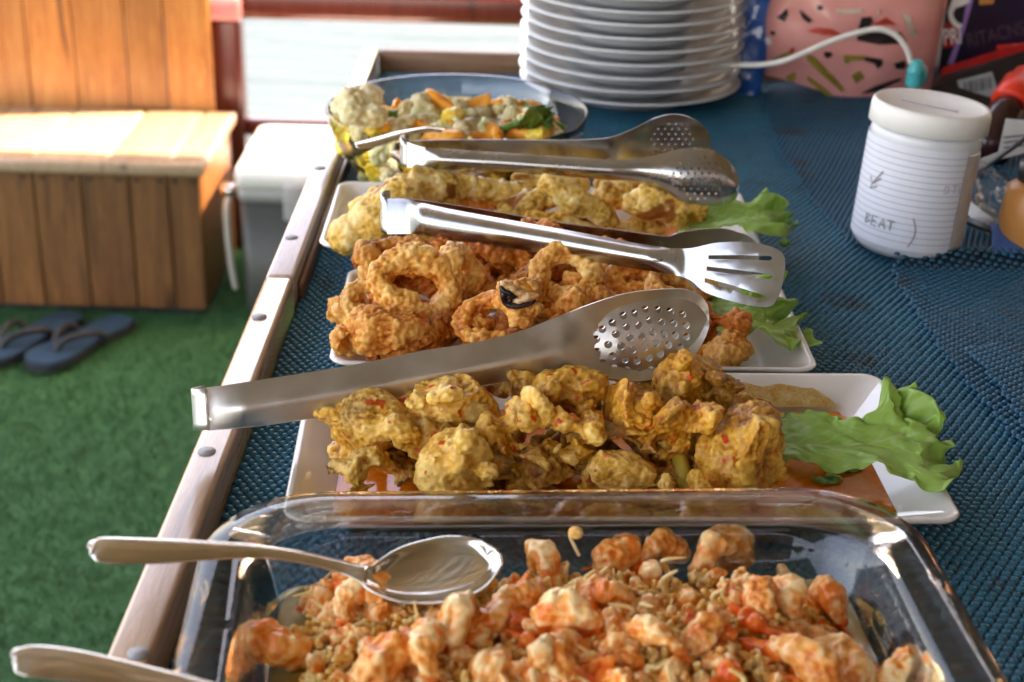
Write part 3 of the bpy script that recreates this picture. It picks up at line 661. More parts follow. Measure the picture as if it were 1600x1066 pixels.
for i, (px, py, wp, hp, z, kd, tilt, mt, lab) in enumerate(CH):
    rg = random.Random(100 + i); p = P(px, py, z); k = pxm(p); rx = wp * k * .66; rz = hp * k * .64; ry = (rx + rz) * .5
    if kd == 'hull': pr = [('h', hull_pts(rg, rx * 1.04, ry, rz * .9, 8)), ('h', hull_pts(rg, rx * .6, ry * .8, rz * .7, 8, (rx * rg.uniform(-.5, .5), -ry * .3, rz * rg.uniform(.0, .5)))), ('h', hull_pts(rg, rx * .5, ry * .6, rz * .5, 7, (rx * rg.uniform(-.7, .7), -ry * .5, -rz * rg.uniform(.0, .5))))]
    elif kd == 'big': pr = [('e', (0, 0, -rz * .25), (rx * .88, ry * .9, rz * .70), (0, .1, 0)), ('e', (rx * .1, 0, rz * .25), (rx * .62, ry * .8, rz * .70), (0, .35, 0)), ('h', [(-rx * .2, -ry, rz * .9), (rx * .2, -ry * .7, rz * .95), (rx * .95, -ry * .5, -rz * .2), (rx * .3, -ry * 1.0, -rz * .5), (-rx * .3, -ry * 1.0, 0), (0, ry * .5, rz * .8)]), ('e', (-rx * .62, -ry * .7, -rz * .62), (rx * .38, ry * .5, rz * .33), (0, .3, 0))]
    elif kd == 'flap':
        pr = [('h', hull_pts(rg, rx, ry, rz * .9, 10)), ('e', (-rx * .2, 0, 0), (rx * .75, ry * .8, rz * .8), (0, 0, 0))]
        for q in range(3):
            a = rg.uniform(-1, 1); pr.append(('e', (a * rx * .7, -ry * rg.uniform(.5, .9), rz * rg.uniform(-.3, .9)), (rx * rg.uniform(.2, .34), ry * .3, rz * rg.uniform(.18, .5)), (0, rg.uniform(-.8, .8), 0)))
    else:
        pr = [('e', (-rx * .72, 0, 0), (rx * .36, ry * .75, rz * .75), (0, .3, 0)), ('e', (rx * .74, 0, rz * .1), (rx * .32, ry * .8, rz * .8), (0, 0, .3)), ('e', (0, 0, 0), (rx * .8, ry * .42, rz * .42), (0, 0, 0)), ('h', hull_pts(rg, rx * .35, ry * .6, rz * .5, 8, (rx * .1, 0, rz * .45)))]
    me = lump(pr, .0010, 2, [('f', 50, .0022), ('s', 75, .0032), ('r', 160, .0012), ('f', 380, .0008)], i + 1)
    drop('chicken_piece', me, mt, px, py, z, (rg.uniform(-.15, .15), rad(tilt), rg.uniform(-.2, .2)), lab, 'chicken', 'curry chicken pieces heaped in the platter')
stalk = tube([P(1055, 690, .785), P(1062, 718, .783), P(1070, 748, .778), P(1076, 775, .768)], [.0042, .0045, .0047, .0052], 14)
tag(link('lemongrass_stalk', stalk, 'lemongrass'), 'yellow lemongrass stalk sticking out among the chicken pieces', 'lemongrass')
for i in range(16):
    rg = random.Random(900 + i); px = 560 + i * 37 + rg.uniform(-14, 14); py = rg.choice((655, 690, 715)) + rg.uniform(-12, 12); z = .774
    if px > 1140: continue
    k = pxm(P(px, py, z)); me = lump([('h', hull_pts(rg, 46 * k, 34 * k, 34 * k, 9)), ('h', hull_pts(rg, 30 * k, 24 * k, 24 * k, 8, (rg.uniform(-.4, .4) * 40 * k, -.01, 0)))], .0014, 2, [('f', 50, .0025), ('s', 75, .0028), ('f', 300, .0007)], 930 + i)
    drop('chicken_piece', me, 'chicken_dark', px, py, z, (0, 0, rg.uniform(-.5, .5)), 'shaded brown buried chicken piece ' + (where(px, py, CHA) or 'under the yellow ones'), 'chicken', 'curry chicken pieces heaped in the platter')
# chilli and herb scraps on the sauce
for px, py, a, lab in ((1330, 732, .3, 'small green herb sprig floating in the orange sauce'), (1292, 750, 0, 'cut spring onion ring piece near the platter front'), (1230, 655, .6, 'dark green herb leaf beside the reflection in the sauce')):
    me = lump([('e', (0, 0, 0), (.009, .004, .0012), (0, 0, 0)), ('e', (.004, .003, .001), (.004, .005, .001), (0, 0, .5)), ('e', (-.005, -.002, .0005), (.003, .005, .001), (0, 0, .9))], .0009, 1, [('f', 200, .001)], px)
    drop('herb_scrap', me, 'green_bean', px, py, ZP + .0105, (0, 0, a), lab, 'herb', 'herb scraps on the curry sauce')

# --- fried squid
def ring_mesh(Ro, ri, sq, seed, tail=.15, gap=0):
    n = 40; pts, rr = [], []; e = 2 * math.pi * (1 - gap); m = 12
    for i in range(n + (1 if gap else 0)):
        a = e * i / n; c, s_ = math.cos(a), math.sin(a)
        k = 1 + .11 * math.sin(2 * a + seed) + .16 * noise.noise(Vector((c * .9, s_ * .9, seed)))
        pts.append(Vector((Ro * k * c, Ro * sq * k * s_, Ro * .14 * math.sin(2 * a + seed * 2)))); rr.append(ri * (1 + .34 * noise.noise(Vector((c * 1.3, s_ * 1.3, seed * 2.1)))))
    if gap: return tube(pts, rr, m)
    vs = []
    for i, p in enumerate(pts):
        o_ = Vector((math.cos(e * i / n), math.sin(e * i / n), 0))
        for q in range(m): t_ = 2 * math.pi * q / m; vs.append(p + (o_ * math.cos(t_) + Vector((0, 0, 1)) * math.sin(t_)) * rr[i])
    return mesh(vs, [(i * m + q, ((i + 1) % n) * m + q, ((i + 1) % n) * m + (q + 1) % m, i * m + (q + 1) % m) for i in range(n) for q in range(m)])
CRISP = [('f', 60, .0030), ('s', 60, .0022), ('c', 230, .0024), ('f', 420, .0010)]
RINGS = [
 (648, 448, 68, 28, .813, .86, (50, 8, 20), 'ring_batter', 'largest pale golden squid ring facing the camera at the left', 0),
 (720, 424, 58, 24, .812, .45, (70, 30, 60), 'ring_batter', 'squid ring standing nearly edge on right of the largest ring', 0),
 (884, 428, 56, 22, .814, .80, (38, -8, 0), 'ring_batter', 'golden squid ring with open centre under the slotted tongs', 0),
 (770, 500, 58, 21, .806, .72, (48, 0, -30), 'fried_batter', 'open squid ring below the dark tentacle', .12),
 (612, 398, 50, 20, .806, .55, (20, 0, 10), 'fried_batter', 'half hidden squid ring at the back left rim', .2),
 (1000, 440, 46, 19, .806, .7, (30, 10, 0), 'fried_batter', 'squid ring at the right beside a bare spot of platter', .1),
 (1050, 452, 42, 18, .806, .8, (40, 20, 40), 'ring_batter', 'pale squid ring partly behind the perforated tong bowl', 0),
 (578, 468, 42, 18, .802, .8, (40, -30, 40), 'ring_batter', 'small squid ring against the left platter wall', .1)]
GRP_SQ = 'fried squid pieces heaped in the platter'
for i, (px, py, Ro, ri, z, sq, rt, mt, lab, gap) in enumerate(RINGS):
    k = pxm(P(px, py, z)); me = lump([('m', ring_mesh(Ro * 1.03 * k - ri * k * .55, ri * k * .80, sq, i + 3, gap=gap))], .0011, 1, [('f', 75, .0022), ('c', 240, .0019), ('f', 400, .0008)], 40 + i)
    drop('squid_ring', me, mt, px, py, z, tuple(rad(a) for a in rt), lab, 'squid ring', GRP_SQ)
CHUNKS = [(600, 515, 96, 84, .792, 'fried_batter'), (572, 548, 84, 60, .780, 'fried_batter'), (552, 500, 50, 60, .785, 'fried_batter'), (540, 478, 40, 40, .782, 'fried_batter'), (655, 530, 90, 80, .785, 'fried_batter'),
 (620, 560, 70, 40, .775, 'fried_dark'), (688, 385, 60, 40, .806, 'fried_dark'), (650, 405, 80, 40, .800, 'fried_batter'), (590, 430, 60, 46, .795, 'ring_batter'), (770, 400, 80, 50, .803, 'fried_dark'), (825, 395, 120, 60, .802, 'fried_dark'),
 (800, 440, 90, 50, .795, 'fried_batter'), (840, 470, 80, 60, .797, 'fried_batter'), (870, 395, 90, 50, .800, 'fried_dark'), (940, 410, 90, 50, .800, 'fried_dark'), (950, 440, 70, 50, .797, 'fried_batter'), (925, 470, 90, 60, .795, 'fried_batter'),
 (870, 490, 90, 60, .795, 'fried_batter'), (820, 530, 90, 50, .786, 'fried_dark'), (735, 520, 70, 60, .788, 'fried_batter'), (750, 545, 80, 40, .780, 'fried_dark'), (1075, 440, 70, 44, .792, 'ring_batter'),
 (980, 470, 90, 50, .788, 'fried_batter'), (1128, 515, 62, 64, .785, 'fried_dark'), (1135, 552, 78, 54, .777, 'fried_batter'), (1060, 500, 90, 70, .780, 'fried_dark'), (960, 520, 110, 60, .780, 'fried_dark'), (700, 560, 100, 40, .772, 'fried_dark'),
 (880, 550, 110, 50, .775, 'fried_dark'), (1040, 555, 110, 50, .773, 'fried_batter'), (900, 430, 40, 40, .79, 'fried_dark')]
CHL = {(688, 385): 'reddish crisp crumb perched highest at the back', (600, 515): 'craggy golden squid chunk in the front left corner', (572, 548): 'split orange crumb ball lowest at the left rim', (1128, 515): 'deep orange squid piece right of the perforated tong bowl',
 (1135, 552): 'flat golden squid piece alone on the bare right end', (668, 508): 'knobbly pale squid lump below the largest ring', (825, 395): 'wide brown crisp piece under the slotted tongs'}
for i, (px, py, wp, hp, z, mt) in enumerate(CHUNKS):
    rg = random.Random(300 + i); k = pxm(P(px, py, z)); rx, rz = wp * k * .64, hp * k * .64; ry = (rx + rz) * .5
    pr = [('e', (0, 0, 0), (rx * .8, ry * .8, rz * .75), (0, 0, 0))]
    for q in range(4):
        a = rg.uniform(0, 6.28); b = rg.uniform(-.6, 1); pr.append(('e', (math.cos(a) * rx * .5, math.sin(a) * ry * .5, b * rz * .5), (rx * rg.uniform(.3, .5), ry * rg.uniform(.3, .5), rz * rg.uniform(.3, .55)), (rg.random() * 3, rg.random() * 3, 0)))
    if i % 2 or wp >= 90:      # curls and broken rings rather than lumps
        Rr = max(rx, rz) * rg.uniform(.62, .8); th = min(rx, rz) * rg.uniform(.42, .58); pr = [('m', ring_mesh(Rr, th, rg.uniform(.5, .95), i + 9, gap=rg.uniform(.18, .5)))]
    elif i % 4 == 0: pr.append(('h', hull_pts(rg, rx * .9, ry * .5, rz * .35, 8, (0, 0, rz * .5))))
    me = lump(pr, .0012, 1, CRISP, 60 + i)
    drop('fried_squid', me, mt, px, py, z + .002, (rg.uniform(.2, 1.3), rg.uniform(-.5, .5), rg.uniform(-3, 3)), CHL.get((px, py)) or 'craggy fried squid chunk ' + (where(px, py, SQA) or 'in the heap'), 'fried squid', GRP_SQ)
for i in range(44):
    rg = random.Random(1400 + i); px, py, z = (rg.uniform(575, 1060), rg.uniform(430, 555), .778) if i < 26 else (rg.uniform(590, 990), rg.uniform(405, 440), .788); k = pxm(P(px, py, z)); Rr = rg.uniform(26, 38) * k
    me = lump([('m', ring_mesh(Rr, Rr * .42, rg.uniform(.5, .9), i + 60, gap=rg.uniform(0, .5)))], .0013, 1, CRISP, 200 + i)
    drop('fried_squid', me, 'fried_dark', px, py, z, (rg.uniform(-.5, .9), rg.uniform(-.5, .5), rg.uniform(-3, 3)), 'browned squid curl ' + (where(px, py, SQA, 'curl') or 'deep in the heap'), 'fried squid', GRP_SQ)
# the squid head with dark tentacles
t = thing('tentacled_squid', P(812, 462, .822), 'fried squid head with curled black tentacles on the heap', 'squid')
k = pxm(t.location)
def off(px, py, dy=0): return P(px, py, t.location.z) + Vector((0, -dy, 0))
def offv(px, py, yy): return PY(px, py, yy)
yy = t.location.y - .012
link('tentacle', lump([('m', tube(spline([offv(772, 455, yy) - t.location, offv(770, 440, yy) - t.location + Vector((0, 0, .001)), offv(776, 474, yy - .004) - t.location, offv(790, 486, yy - .006) - t.location, offv(812, 486, yy - .006) - t.location, offv(838, 478, yy - .002) - t.location, offv(845, 470, yy + .004) - t.location], 6), [.0032] * 37, 10))], .0009, 1, [('c', 500, .0007)], 3), 'tentacle', t, world=False)
a0 = [offv(783 + 14 * math.cos(q) * (1 - q * .07), 468 - 14 * math.sin(q) * (1 - q * .07), yy - .007) - t.location for q in [i * .35 for i in range(22)]]
link('tentacle', tube(a0, [.0030 - .00007 * i for i in range(22)], 10), 'tentacle', t, world=False)
link('tentacle', tube(spline([offv(768, 442, yy - .004) - t.location, offv(775, 452, yy - .009) - t.location, offv(790, 457, yy - .010) - t.location], 5), .0026, 8), 'tentacle', t, world=False)
link('flesh', lump([('e', offv(800, 448, yy - .004) - t.location, (.016, .005, .004), (0, .5, 0)), ('e', offv(828, 466, yy - .004) - t.location, (.013, .006, .004), (0, -.3, 0))], .0009, 2, [('f', 120, .0018)], 8), 'squid_flesh', t, world=False)
link('batter', lump([('e', offv(815, 452, yy + .010) - t.location, (.024, .012, .013), (0, 0, 0)), ('e', offv(835, 495, yy + .004) - t.location, (.016, .010, .008), (0, -.3, 0))], .0011, 1, CRISP, 9), 'fried_batter', t, world=False)

t.scale = (.66, .66, .66)
# --- yellow fritters in the back platter
FR = [(590, 345, 150, 80, .800, -36, 'biggest pale yellow fritter leaning over the left end of its platter'), (600, 310, 110, 46, .800, -25, 'long fritter lying behind the biggest one at the left'), (665, 300, 110, 80, .808, 10, 'domed yellow fritter with browned side right of the biggest one'), (700, 288, 90, 46, .812, -10, 'pale fritter end on top at the back left'), (615, 372, 60, 36, .782, 20, 'small fritter piece low beside the front left wall'),
 (780, 298, 100, 52, .806, 5, 'browned fritter in the middle under the perforated tongs'), (830, 322, 100, 50, .800, -20, 'curved fritter pointing left in the platter middle'), (905, 318, 140, 48, .806, 30, 'long golden fritter lying diagonally down to the right'), (880, 350, 120, 36, .790, 12, 'fritter strip just above the slotted tong handle'),
 (960, 308, 70, 50, .795, 0, 'small brown fritter chunk behind the diagonal one'), (1040, 325, 130, 66, .798, 8, 'rightmost crisp fritter with curled edge next to the lettuce'), (770, 345, 90, 36, .788, 0, 'shaded fritter under the slotted tong handle'), (700, 360, 110, 40, .782, 0, 'low fritter behind the tong hinge'), (860, 285, 120, 40, .800, 0, 'fritter at the back wall under the tongs'), (1000, 355, 80, 40, .780, 0, 'dark fritter piece sunk in oil beside the rightmost fritter'), (985, 285, 110, 40, .795, 0, 'fritter at the back right under the tong bowl'), (730, 320, 80, 50, .79, 0, 'fritter filling the gap between the left and middle ones')]
for i, (px, py, wp, hp, z, tilt, lab) in enumerate(FR):
    rg = random.Random(500 + i); k = pxm(P(px, py, z)); rx, rz = wp * k * .60, hp * k * .50; ry = max(rz * .9, rx * .38)
    bd = rg.uniform(-.25, .35) * rz; nseg = 7; pts = [(rx * (-1 + 2 * q / (nseg - 1)) * .86, -ry * .1 * math.sin(q), bd * (1 - (2 * q / (nseg - 1) - 1) ** 2) + .12 * rz * math.sin(q * 1.7 + i)) for q in range(nseg)]
    pr = [('m', tube(spline(pts, 3), [rz * .92 * (1 - abs(-1 + 2 * q / 18) ** 2.6 * .55) * (1 + .12 * math.sin(q * .9 + i)) for q in range(19)], 16, flat=1.0))]
    if i < 4: pr.append(('e', (rx * .15, 0, -rz * .1), (rx * .7, ry * .8, rz * .95), (0, .1, 0)))
    me = lump(pr, .0013, 2, [('f', 48, .0013), ('s', 70, .0010), ('f', 150, .0010), ('f', 330, .0006)], 150 + i)
    drop('fritter', me, 'fritter', px, py, z, (0, rad(tilt), rg.uniform(-.15, .15)), lab, 'fritter', 'yellow fritters in the back platter')

# ------------------------------------------------------------------ lettuce
def leaf(name, label, spine, widths, tiltdir, seed, ruf=.010, lobes=7):
    sp = spline(spine, 26); n = len(sp); m = 81; vs = []; rib = []; LL = sum((sp[i + 1] - sp[i]).length for i in range(n - 1))
    for i, p in enumerate(sp):
        u = i / (n - 1); t = (sp[min(i + 1, n - 1)] - sp[max(i - 1, 0)]).normalized(); wdir = Vector(tiltdir); wdir = (wdir - t * wdir.dot(t)).normalized(); nr = t.cross(wdir).normalized()
        if nr.z < 0: nr = -nr
        w0 = np.interp(u, [a for a, b in widths], [b for a, b in widths])
        for j in range(m):
            v = -1 + 2 * j / (m - 1); av = abs(v)
            w_ = w0 * (1 + .22 * noise.noise(Vector((u * 7, v * 1.5 + seed, 0))) + .06 * noise.noise(Vector((u * 17, math.copysign(3, v), seed))))
            e1 = noise.noise(Vector((u * LL / .017, v * 1.3 + math.copysign(4, v), seed))); e2 = noise.noise(Vector((u * LL / .0065, v * 2 + math.copysign(9, v), seed)))
            fr = ruf * (.3 + .9 * u) * av ** 2.2 * 2.0 * e1 + ruf * .10 * (1 - av) * math.sin(u * 9 + seed)
            fr2 = ruf * .75 * av ** 4 * e2 + .0016 * noise.noise(p * 130 + Vector((v * 5, 0, seed)))
            endf = ruf * 1.0 * max(0, u - .7) / .3 * math.sin(v * 9 + seed + 3 * e1)
            c = .004 * (1 - av) ** 2 * (1 - u)
            pos = p + wdir * (v * w_) + nr * (fr + fr2 + endf - c + .10 * w_ * av) + t * (max(0, u - .7) / .3 * (.35 * w_ * (-av ** 2)) + .004 * noise.noise(Vector((u * 12, v * 9, seed))) * 2 * u)
            vs.append(pos)
            v0 = abs(v + .12 * math.sin(u * 5 + seed)); vein = max(0, 1 - v0 * 14 / (1.1 - u)) * .8 if u < .97 else 0; br = max(0, 1 - abs(((u * 9 - av * 3.0) % 1) - .5) * 6) * .75 * (1 - av * .8); rib.append(min(1, max(vein, br * .8) + max(0, .28 - u) * 2.2))
    fs = [(i * m + j, (i + 1) * m + j, (i + 1) * m + j + 1, i * m + j + 1) for i in range(n - 1) for j in range(m - 1)]
    me = mesh(vs, fs); at = me.attributes.new('rib', 'FLOAT', 'POINT'); at.data.foreach_set('value', rib)
    o = link(name, me, 'lettuce'); sd_ = o.modifiers.new('sub', 'SUBSURF'); sd_.levels = 1; sd_.render_levels = 1; so_ = o.modifiers.new('thick', 'SOLIDIFY'); so_.thickness = .0003
    return tag(o, label, 'lettuce', 'lettuce leaves garnishing the platters')
leaf('lettuce_leaf', 'wide frilled lettuce leaf hanging over the right rim of the chicken platter', [P(1190, 690, .770), P(1250, 688, .781), P(1320, 690, .787), P(1390, 690, .789), P(1440, 692, .788), P(1478, 705, .780)], [(0, .010), (.25, .018), (.5, .022), (.62, .034), (.8, .046), (.93, .040), (1, .022)], (0, 1, .30), 1.0, .0085, 6)
leaf('lettuce_leaf', 'narrow curled lettuce strip lying in the orange sauce', [P(1195, 672, .768), P(1230, 668, .776), P(1270, 672, .778), P(1320, 690, .774)], [(0, .004), (.3, .011), (.7, .014), (1, .006)], (0, 1, .2), 2.3, .006, 4)
leaf('lettuce_leaf', 'frilled lettuce leaf between the slotted tongs and the fried squid', [P(1075, 462, .778), P(1120, 485, .785), P(1165, 497, .788), P(1205, 500, .786), P(1240, 495, .778)], [(0, .012), (.3, .022), (.6, .027), (.85, .032), (1, .016)], (.25, 1, .1), 4.1, .010, 5)
leaf('lettuce_leaf', 'yellow green lettuce leaf at the end of the fritter platter', [P(1060, 352, .785), P(1110, 345, .790), P(1160, 335, .795), P(1200, 342, .793), P(1228, 350, .784)], [(0, .018), (.4, .026), (.7, .030), (.9, .024), (1, .012)], (.1, 1, .1), 6.4, .010, 4)

# ------------------------------------------------------------------ glass tray with shrimp
def tray():
    x, y, hw, hd, rz = TR; zt = .048; zb = .0
    pr = [(hw - .050, hd - .050, .028, zb), (hw - .040, hd - .040, .034, .0015), (hw - .034, hd - .034, .038, .007), (hw - .024, hd - .024, .044, zt - .012), (hw - .020, hd - .020, .048, zt - .007),
          (hw - .004, hd - .004, .055, zt - .0065), (hw, hd, .058, zt - .0035), (hw - .003, hd - .003, .056, zt), (hw - .012, hd - .012, .052, zt + .0002), (hw - .021, hd - .021, .047, zt - .001), (hw - .026, hd - .026, .044, zt - .005), (hw - .031, hd - .031, .040, zt - .018), (hw - .040, hd - .040, .034, .0085), (hw - .046, hd - .046, .030, .0055), (hw - .058, hd - .058, .022, .0048)]
    o = link('glass_tray', loft_rect(pr, 14), 'tray_glass', world=False); o.location = (x, y, Z0 + .0022); o.rotation_euler.z = rz
    return tag(o, 'clear rounded glass baking tray holding the shrimp stir fry', 'baking tray')
tray()
b_ = pool('broth', 'thin yellow broth lying in the bottom of the glass tray', TR, .037, Z0 + .0022 + .0145, 'broth', .0)
# heap height inside the tray
ca, sa = math.cos(TR[4]), math.sin(TR[4])
def heap(px, py):
    """height of the stir fry under a picture point"""
    z = .775
    for _ in range(4):
        p = P(px, py, z); z = heapz(p.x, p.y)
    return z
def heapz(x, y):
    dx, dy = x - TR[0], y - TR[1]; u = ca * dx + sa * dy; v = -sa * dx + ca * dy
    u += .0; e = max(0, 1 - (abs(u + .005) / .135) ** 4) * max(0, 1 - max(0, (v + .03) / .128) ** 4)
    return .763 + .026 * e + .005 * noise.noise(Vector((x * 28, y * 28, 4)))
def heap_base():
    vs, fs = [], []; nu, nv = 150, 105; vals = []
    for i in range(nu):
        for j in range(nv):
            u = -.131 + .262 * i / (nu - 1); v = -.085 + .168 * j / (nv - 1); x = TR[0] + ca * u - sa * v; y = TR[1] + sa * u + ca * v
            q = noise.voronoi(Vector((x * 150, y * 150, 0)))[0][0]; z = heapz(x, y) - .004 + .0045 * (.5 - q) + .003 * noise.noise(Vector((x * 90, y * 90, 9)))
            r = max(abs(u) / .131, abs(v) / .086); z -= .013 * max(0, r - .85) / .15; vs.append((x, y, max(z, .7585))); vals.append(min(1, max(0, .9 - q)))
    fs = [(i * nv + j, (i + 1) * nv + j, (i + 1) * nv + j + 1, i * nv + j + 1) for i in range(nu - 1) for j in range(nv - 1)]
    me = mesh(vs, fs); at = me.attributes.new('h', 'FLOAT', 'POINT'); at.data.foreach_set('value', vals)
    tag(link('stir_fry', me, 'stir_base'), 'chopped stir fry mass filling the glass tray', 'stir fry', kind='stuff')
heap_base()
def sprouts():
    rg = random.Random(77); ball = lump([('e', (0, 0, 0), (.0032, .0022, .0019), (0, 0, 0)), ('e', (.0025, .001, .0006), (.0022, .0015, .0014), (0, .4, .8))], .0007, 1, [('f', 260, .0009)], 5)
    tails = []
    for s in range(4):
        tails.append(tube(spline([(0, 0, 0), (.004, .002 * (s - 1.5), .002), (.008, .004 * (s - 1.5), .001), (.012, .002, -.002 + s * .0015)], 4), [.0012, .0013, .0013, .0012, .0012, .0011, .0010, .0010, .0009, .0008, .0007, .0006, .0004], 6))
    for t_ in tails: t_.attributes.new('h', 'FLOAT', 'POINT').data.foreach_set('value', [.8] * len(t_.vertices))
    srcs = [(ball, .70)] + [(t_, .075) for t_ in tails]; V_, F_, H_ = [], [], []; base = 0
    arr = []
    for me, _w in srcs:
        co = np.empty(len(me.vertices) * 3, 'f'); me.vertices.foreach_get('co', co); arr.append((co.reshape(-1, 3), [tuple(p.vertices) for p in me.polygons], [d.value for d in me.attributes['h'].data]))
    for i in range(1500):
        px = rg.uniform(395, 1400); py = rg.uniform(860, 1100); z = heap(px, py); p = P(px, py, z)
        dx, dy = p.x - TR[0], p.y - TR[1]; u = ca * dx + sa * dy; v = -sa * dx + ca * dy
        if abs(u) > .127 or v > .080: continue
        co, f, hv = arr[0 if rg.random() < .88 else rg.randint(1, 4)]
        m = np.array(Euler((rg.random() * 6, rg.random() * 6, rg.random() * 6)).to_matrix()) * rg.uniform(.85, 1.35)
        V_.append(co @ m.T + np.array(p) + np.array([0, 0, rg.uniform(-.001, .0035)])); F_ += [tuple(q + base for q in ff) for ff in f]; H_ += hv; base += len(co)
    me = mesh(np.concatenate(V_), F_); me.attributes.new('h', 'FLOAT', 'POINT').data.foreach_set('value', H_)
    tag(link('bean_sprouts', me, 'sprout'), 'yellow bean sprouts and beads mixed through the shrimp', 'bean sprouts', kind='stuff')
sprouts()
def shrimp_meshes(seed):
    """curled peeled shrimp body with segment swellings, and its tail fan"""
    rg = random.Random(seed); n = 26; pts, rr = [], []; R0 = .0125 * rg.uniform(.9, 1.1); span = rg.uniform(2.2, 3.6)
    for i in range(n):
        u = i / (n - 1); a = span * u; k = R0 * (1 - .25 * u); pts.append((k * math.cos(a), k * math.sin(a), .003 * math.sin(a * 1.3))); rr.append((.0098 * (1 - u * .5)) * (1 + .07 * math.sin(u * 6 * 6.28)) * (.55 + .45 * min(1, u * 8)))
    body = lump([('m', tube(pts, rr, 14)), ('e', (pts[3][0], pts[3][1], 0), (.010, .009, .008), (0, 0, 0))], .0010, 1, [('f', 70, .0032), ('s', 90, .0013), ('f', 300, .0006)], seed)
    a = span; e = Vector(pts[-1]); d = (Vector(pts[-1]) - Vector(pts[-3])).normalized(); fan = []
    for s in (-.45, -.1, .25): q = Matrix.Rotation(s, 3, 'Z') @ d; fan.append(('e', e + q * .007, (.009, .0028, .0014), (0, 0, math.atan2(q.y, q.x))))
    fan.append(('e', e, (.0045, .004, .004), (0, 0, 0)))
    return body, lump(fan, .0008, 1, [('f', 200, .0005)], seed + .5)
SP = [shrimp_meshes(s) for s in (21, 22, 23, 24, 25, 26)]
SH = [(948, 872, 'tall pink shrimp standing highest near the back, its tail pointing right'), (1030, 885, 'pale shrimp piece standing alone right of the highest one'), (1128, 888, 'knobbly shrimp at the back under the far glass wall'), (1120, 930, None), (1180, 945, 'long orange shrimp at the right lying with its tail down right'), (1235, 960, None), (1310, 960, 'shrimp nearest the back right corner of the tray'), (1330, 1020, 'bright orange shrimp tail sticking up at the right wall'), (1290, 1045, None), (1150, 1040, None),
 (1090, 985, None), (1040, 1010, None), (980, 985, None), (960, 940, None), (860, 905, 'orange shrimp just right of the spoon tip'), (800, 900, None), (905, 1040, None), (830, 1030, 'glossy orange shrimp with white belly in the middle front'), (770, 1030, None), (760, 960, None), (700, 990, None), (650, 960, None), (600, 930, None), (560, 960, 'shrimp sitting under the neck of the spoon'), (500, 1000, None), (445, 1015, 'red backed shrimp against the left wall of the tray'), (480, 950, None), (540, 1040, None), (620, 1045, None), (680, 1050, None), (990, 1060, None), (1230, 1060, None), (1400, 1055, 'shrimp in the tray corner lowest at the right'), (1070, 1060, None), (560, 925, None), (890, 975, None), (1215, 1010, None), (820, 960, None)]
for i, (px, py, lab) in enumerate(SH):
    rg = random.Random(700 + i); z = heap(px, py) + .004; 
    if i < 3: z += .004
    p = P(px, py, z); bd, tf = SP[i % 6]
    t = thing('shrimp', p, lab or 'curled orange shrimp ' + (where(px, py, SHA) or 'in the stir fry'), 'shrimp', 'cooked shrimp in the glass tray')
    t.rotation_euler = (rg.uniform(.2, 1.3), rg.uniform(-.6, .6), rg.uniform(0, 6.28)); s = rg.uniform(.72, 1.18); t.scale = (s * rg.uniform(.85, 1.15), s, s * rg.uniform(.8, 1.1))
    if lab is None and i % 3 == 0: bpy.data.objects.remove(t); continue
    for nm, me, mt in (('body', bd, 'shrimp'), ('tail', tf, 'shrimp_shell')):
        if not me.materials: me.materials.append(M[mt])
        o = bpy.data.objects.new(nm, me); COL.objects.link(o); o.parent = t
CK = []
for q in range(5):
    rg = random.Random(820 + q); pr = [('e', (0, 0, 0), (.010, .008, .007), (0, 0, 0))]
    for w_ in range(4): v = Vector((rg.gauss(0, 1), rg.gauss(0, 1), rg.gauss(0, 1))).normalized() * .007; pr.append(('e', v, (rg.uniform(.003, .007), rg.uniform(.003, .005), .0045), (rg.random() * 3, rg.random() * 3, 0)))
    CK.append(lump(pr, .0009, 1, [('f', 90, .0026), ('s', 110, .0008), ('f', 300, .0004)], 830 + q))
for i in range(240):
    rg = random.Random(1100 + i); px, py = rg.uniform(400, 1400), rg.uniform(900, 1085)
    if abs(px - 690) < 110 and py < 955: continue
    z = heap(px, py) + rg.uniform(-.001, .004); p = P(px, py, z); dx, dy = p.x - TR[0], p.y - TR[1]
    if abs(ca * dx + sa * dy) > .122: continue
    me = CK[i % 5]
    if not me.materials: me.materials.append(M['shrimp'])
    o = bpy.data.objects.new('shrimp_chunk', me); COL.objects.link(o); o.location = p; o.rotation_euler = (rg.random() * 6, rg.random() * 6, rg.random() * 6); s_ = rg.uniform(.35, 1.0) ; o.scale = (s_ * rg.uniform(.8, 1.5), s_ * rg.uniform(.7, 1), s_ * rg.uniform(.7, 1.1))
    tag(o, 'small shrimp chunk ' + (where(px, py, SHA, 'chunk') or 'half buried in the bean sprout stir fry'), 'shrimp chunk', 'chopped shrimp chunks in the glass tray')
TAILS = [tf_ for b__, tf_ in SP]
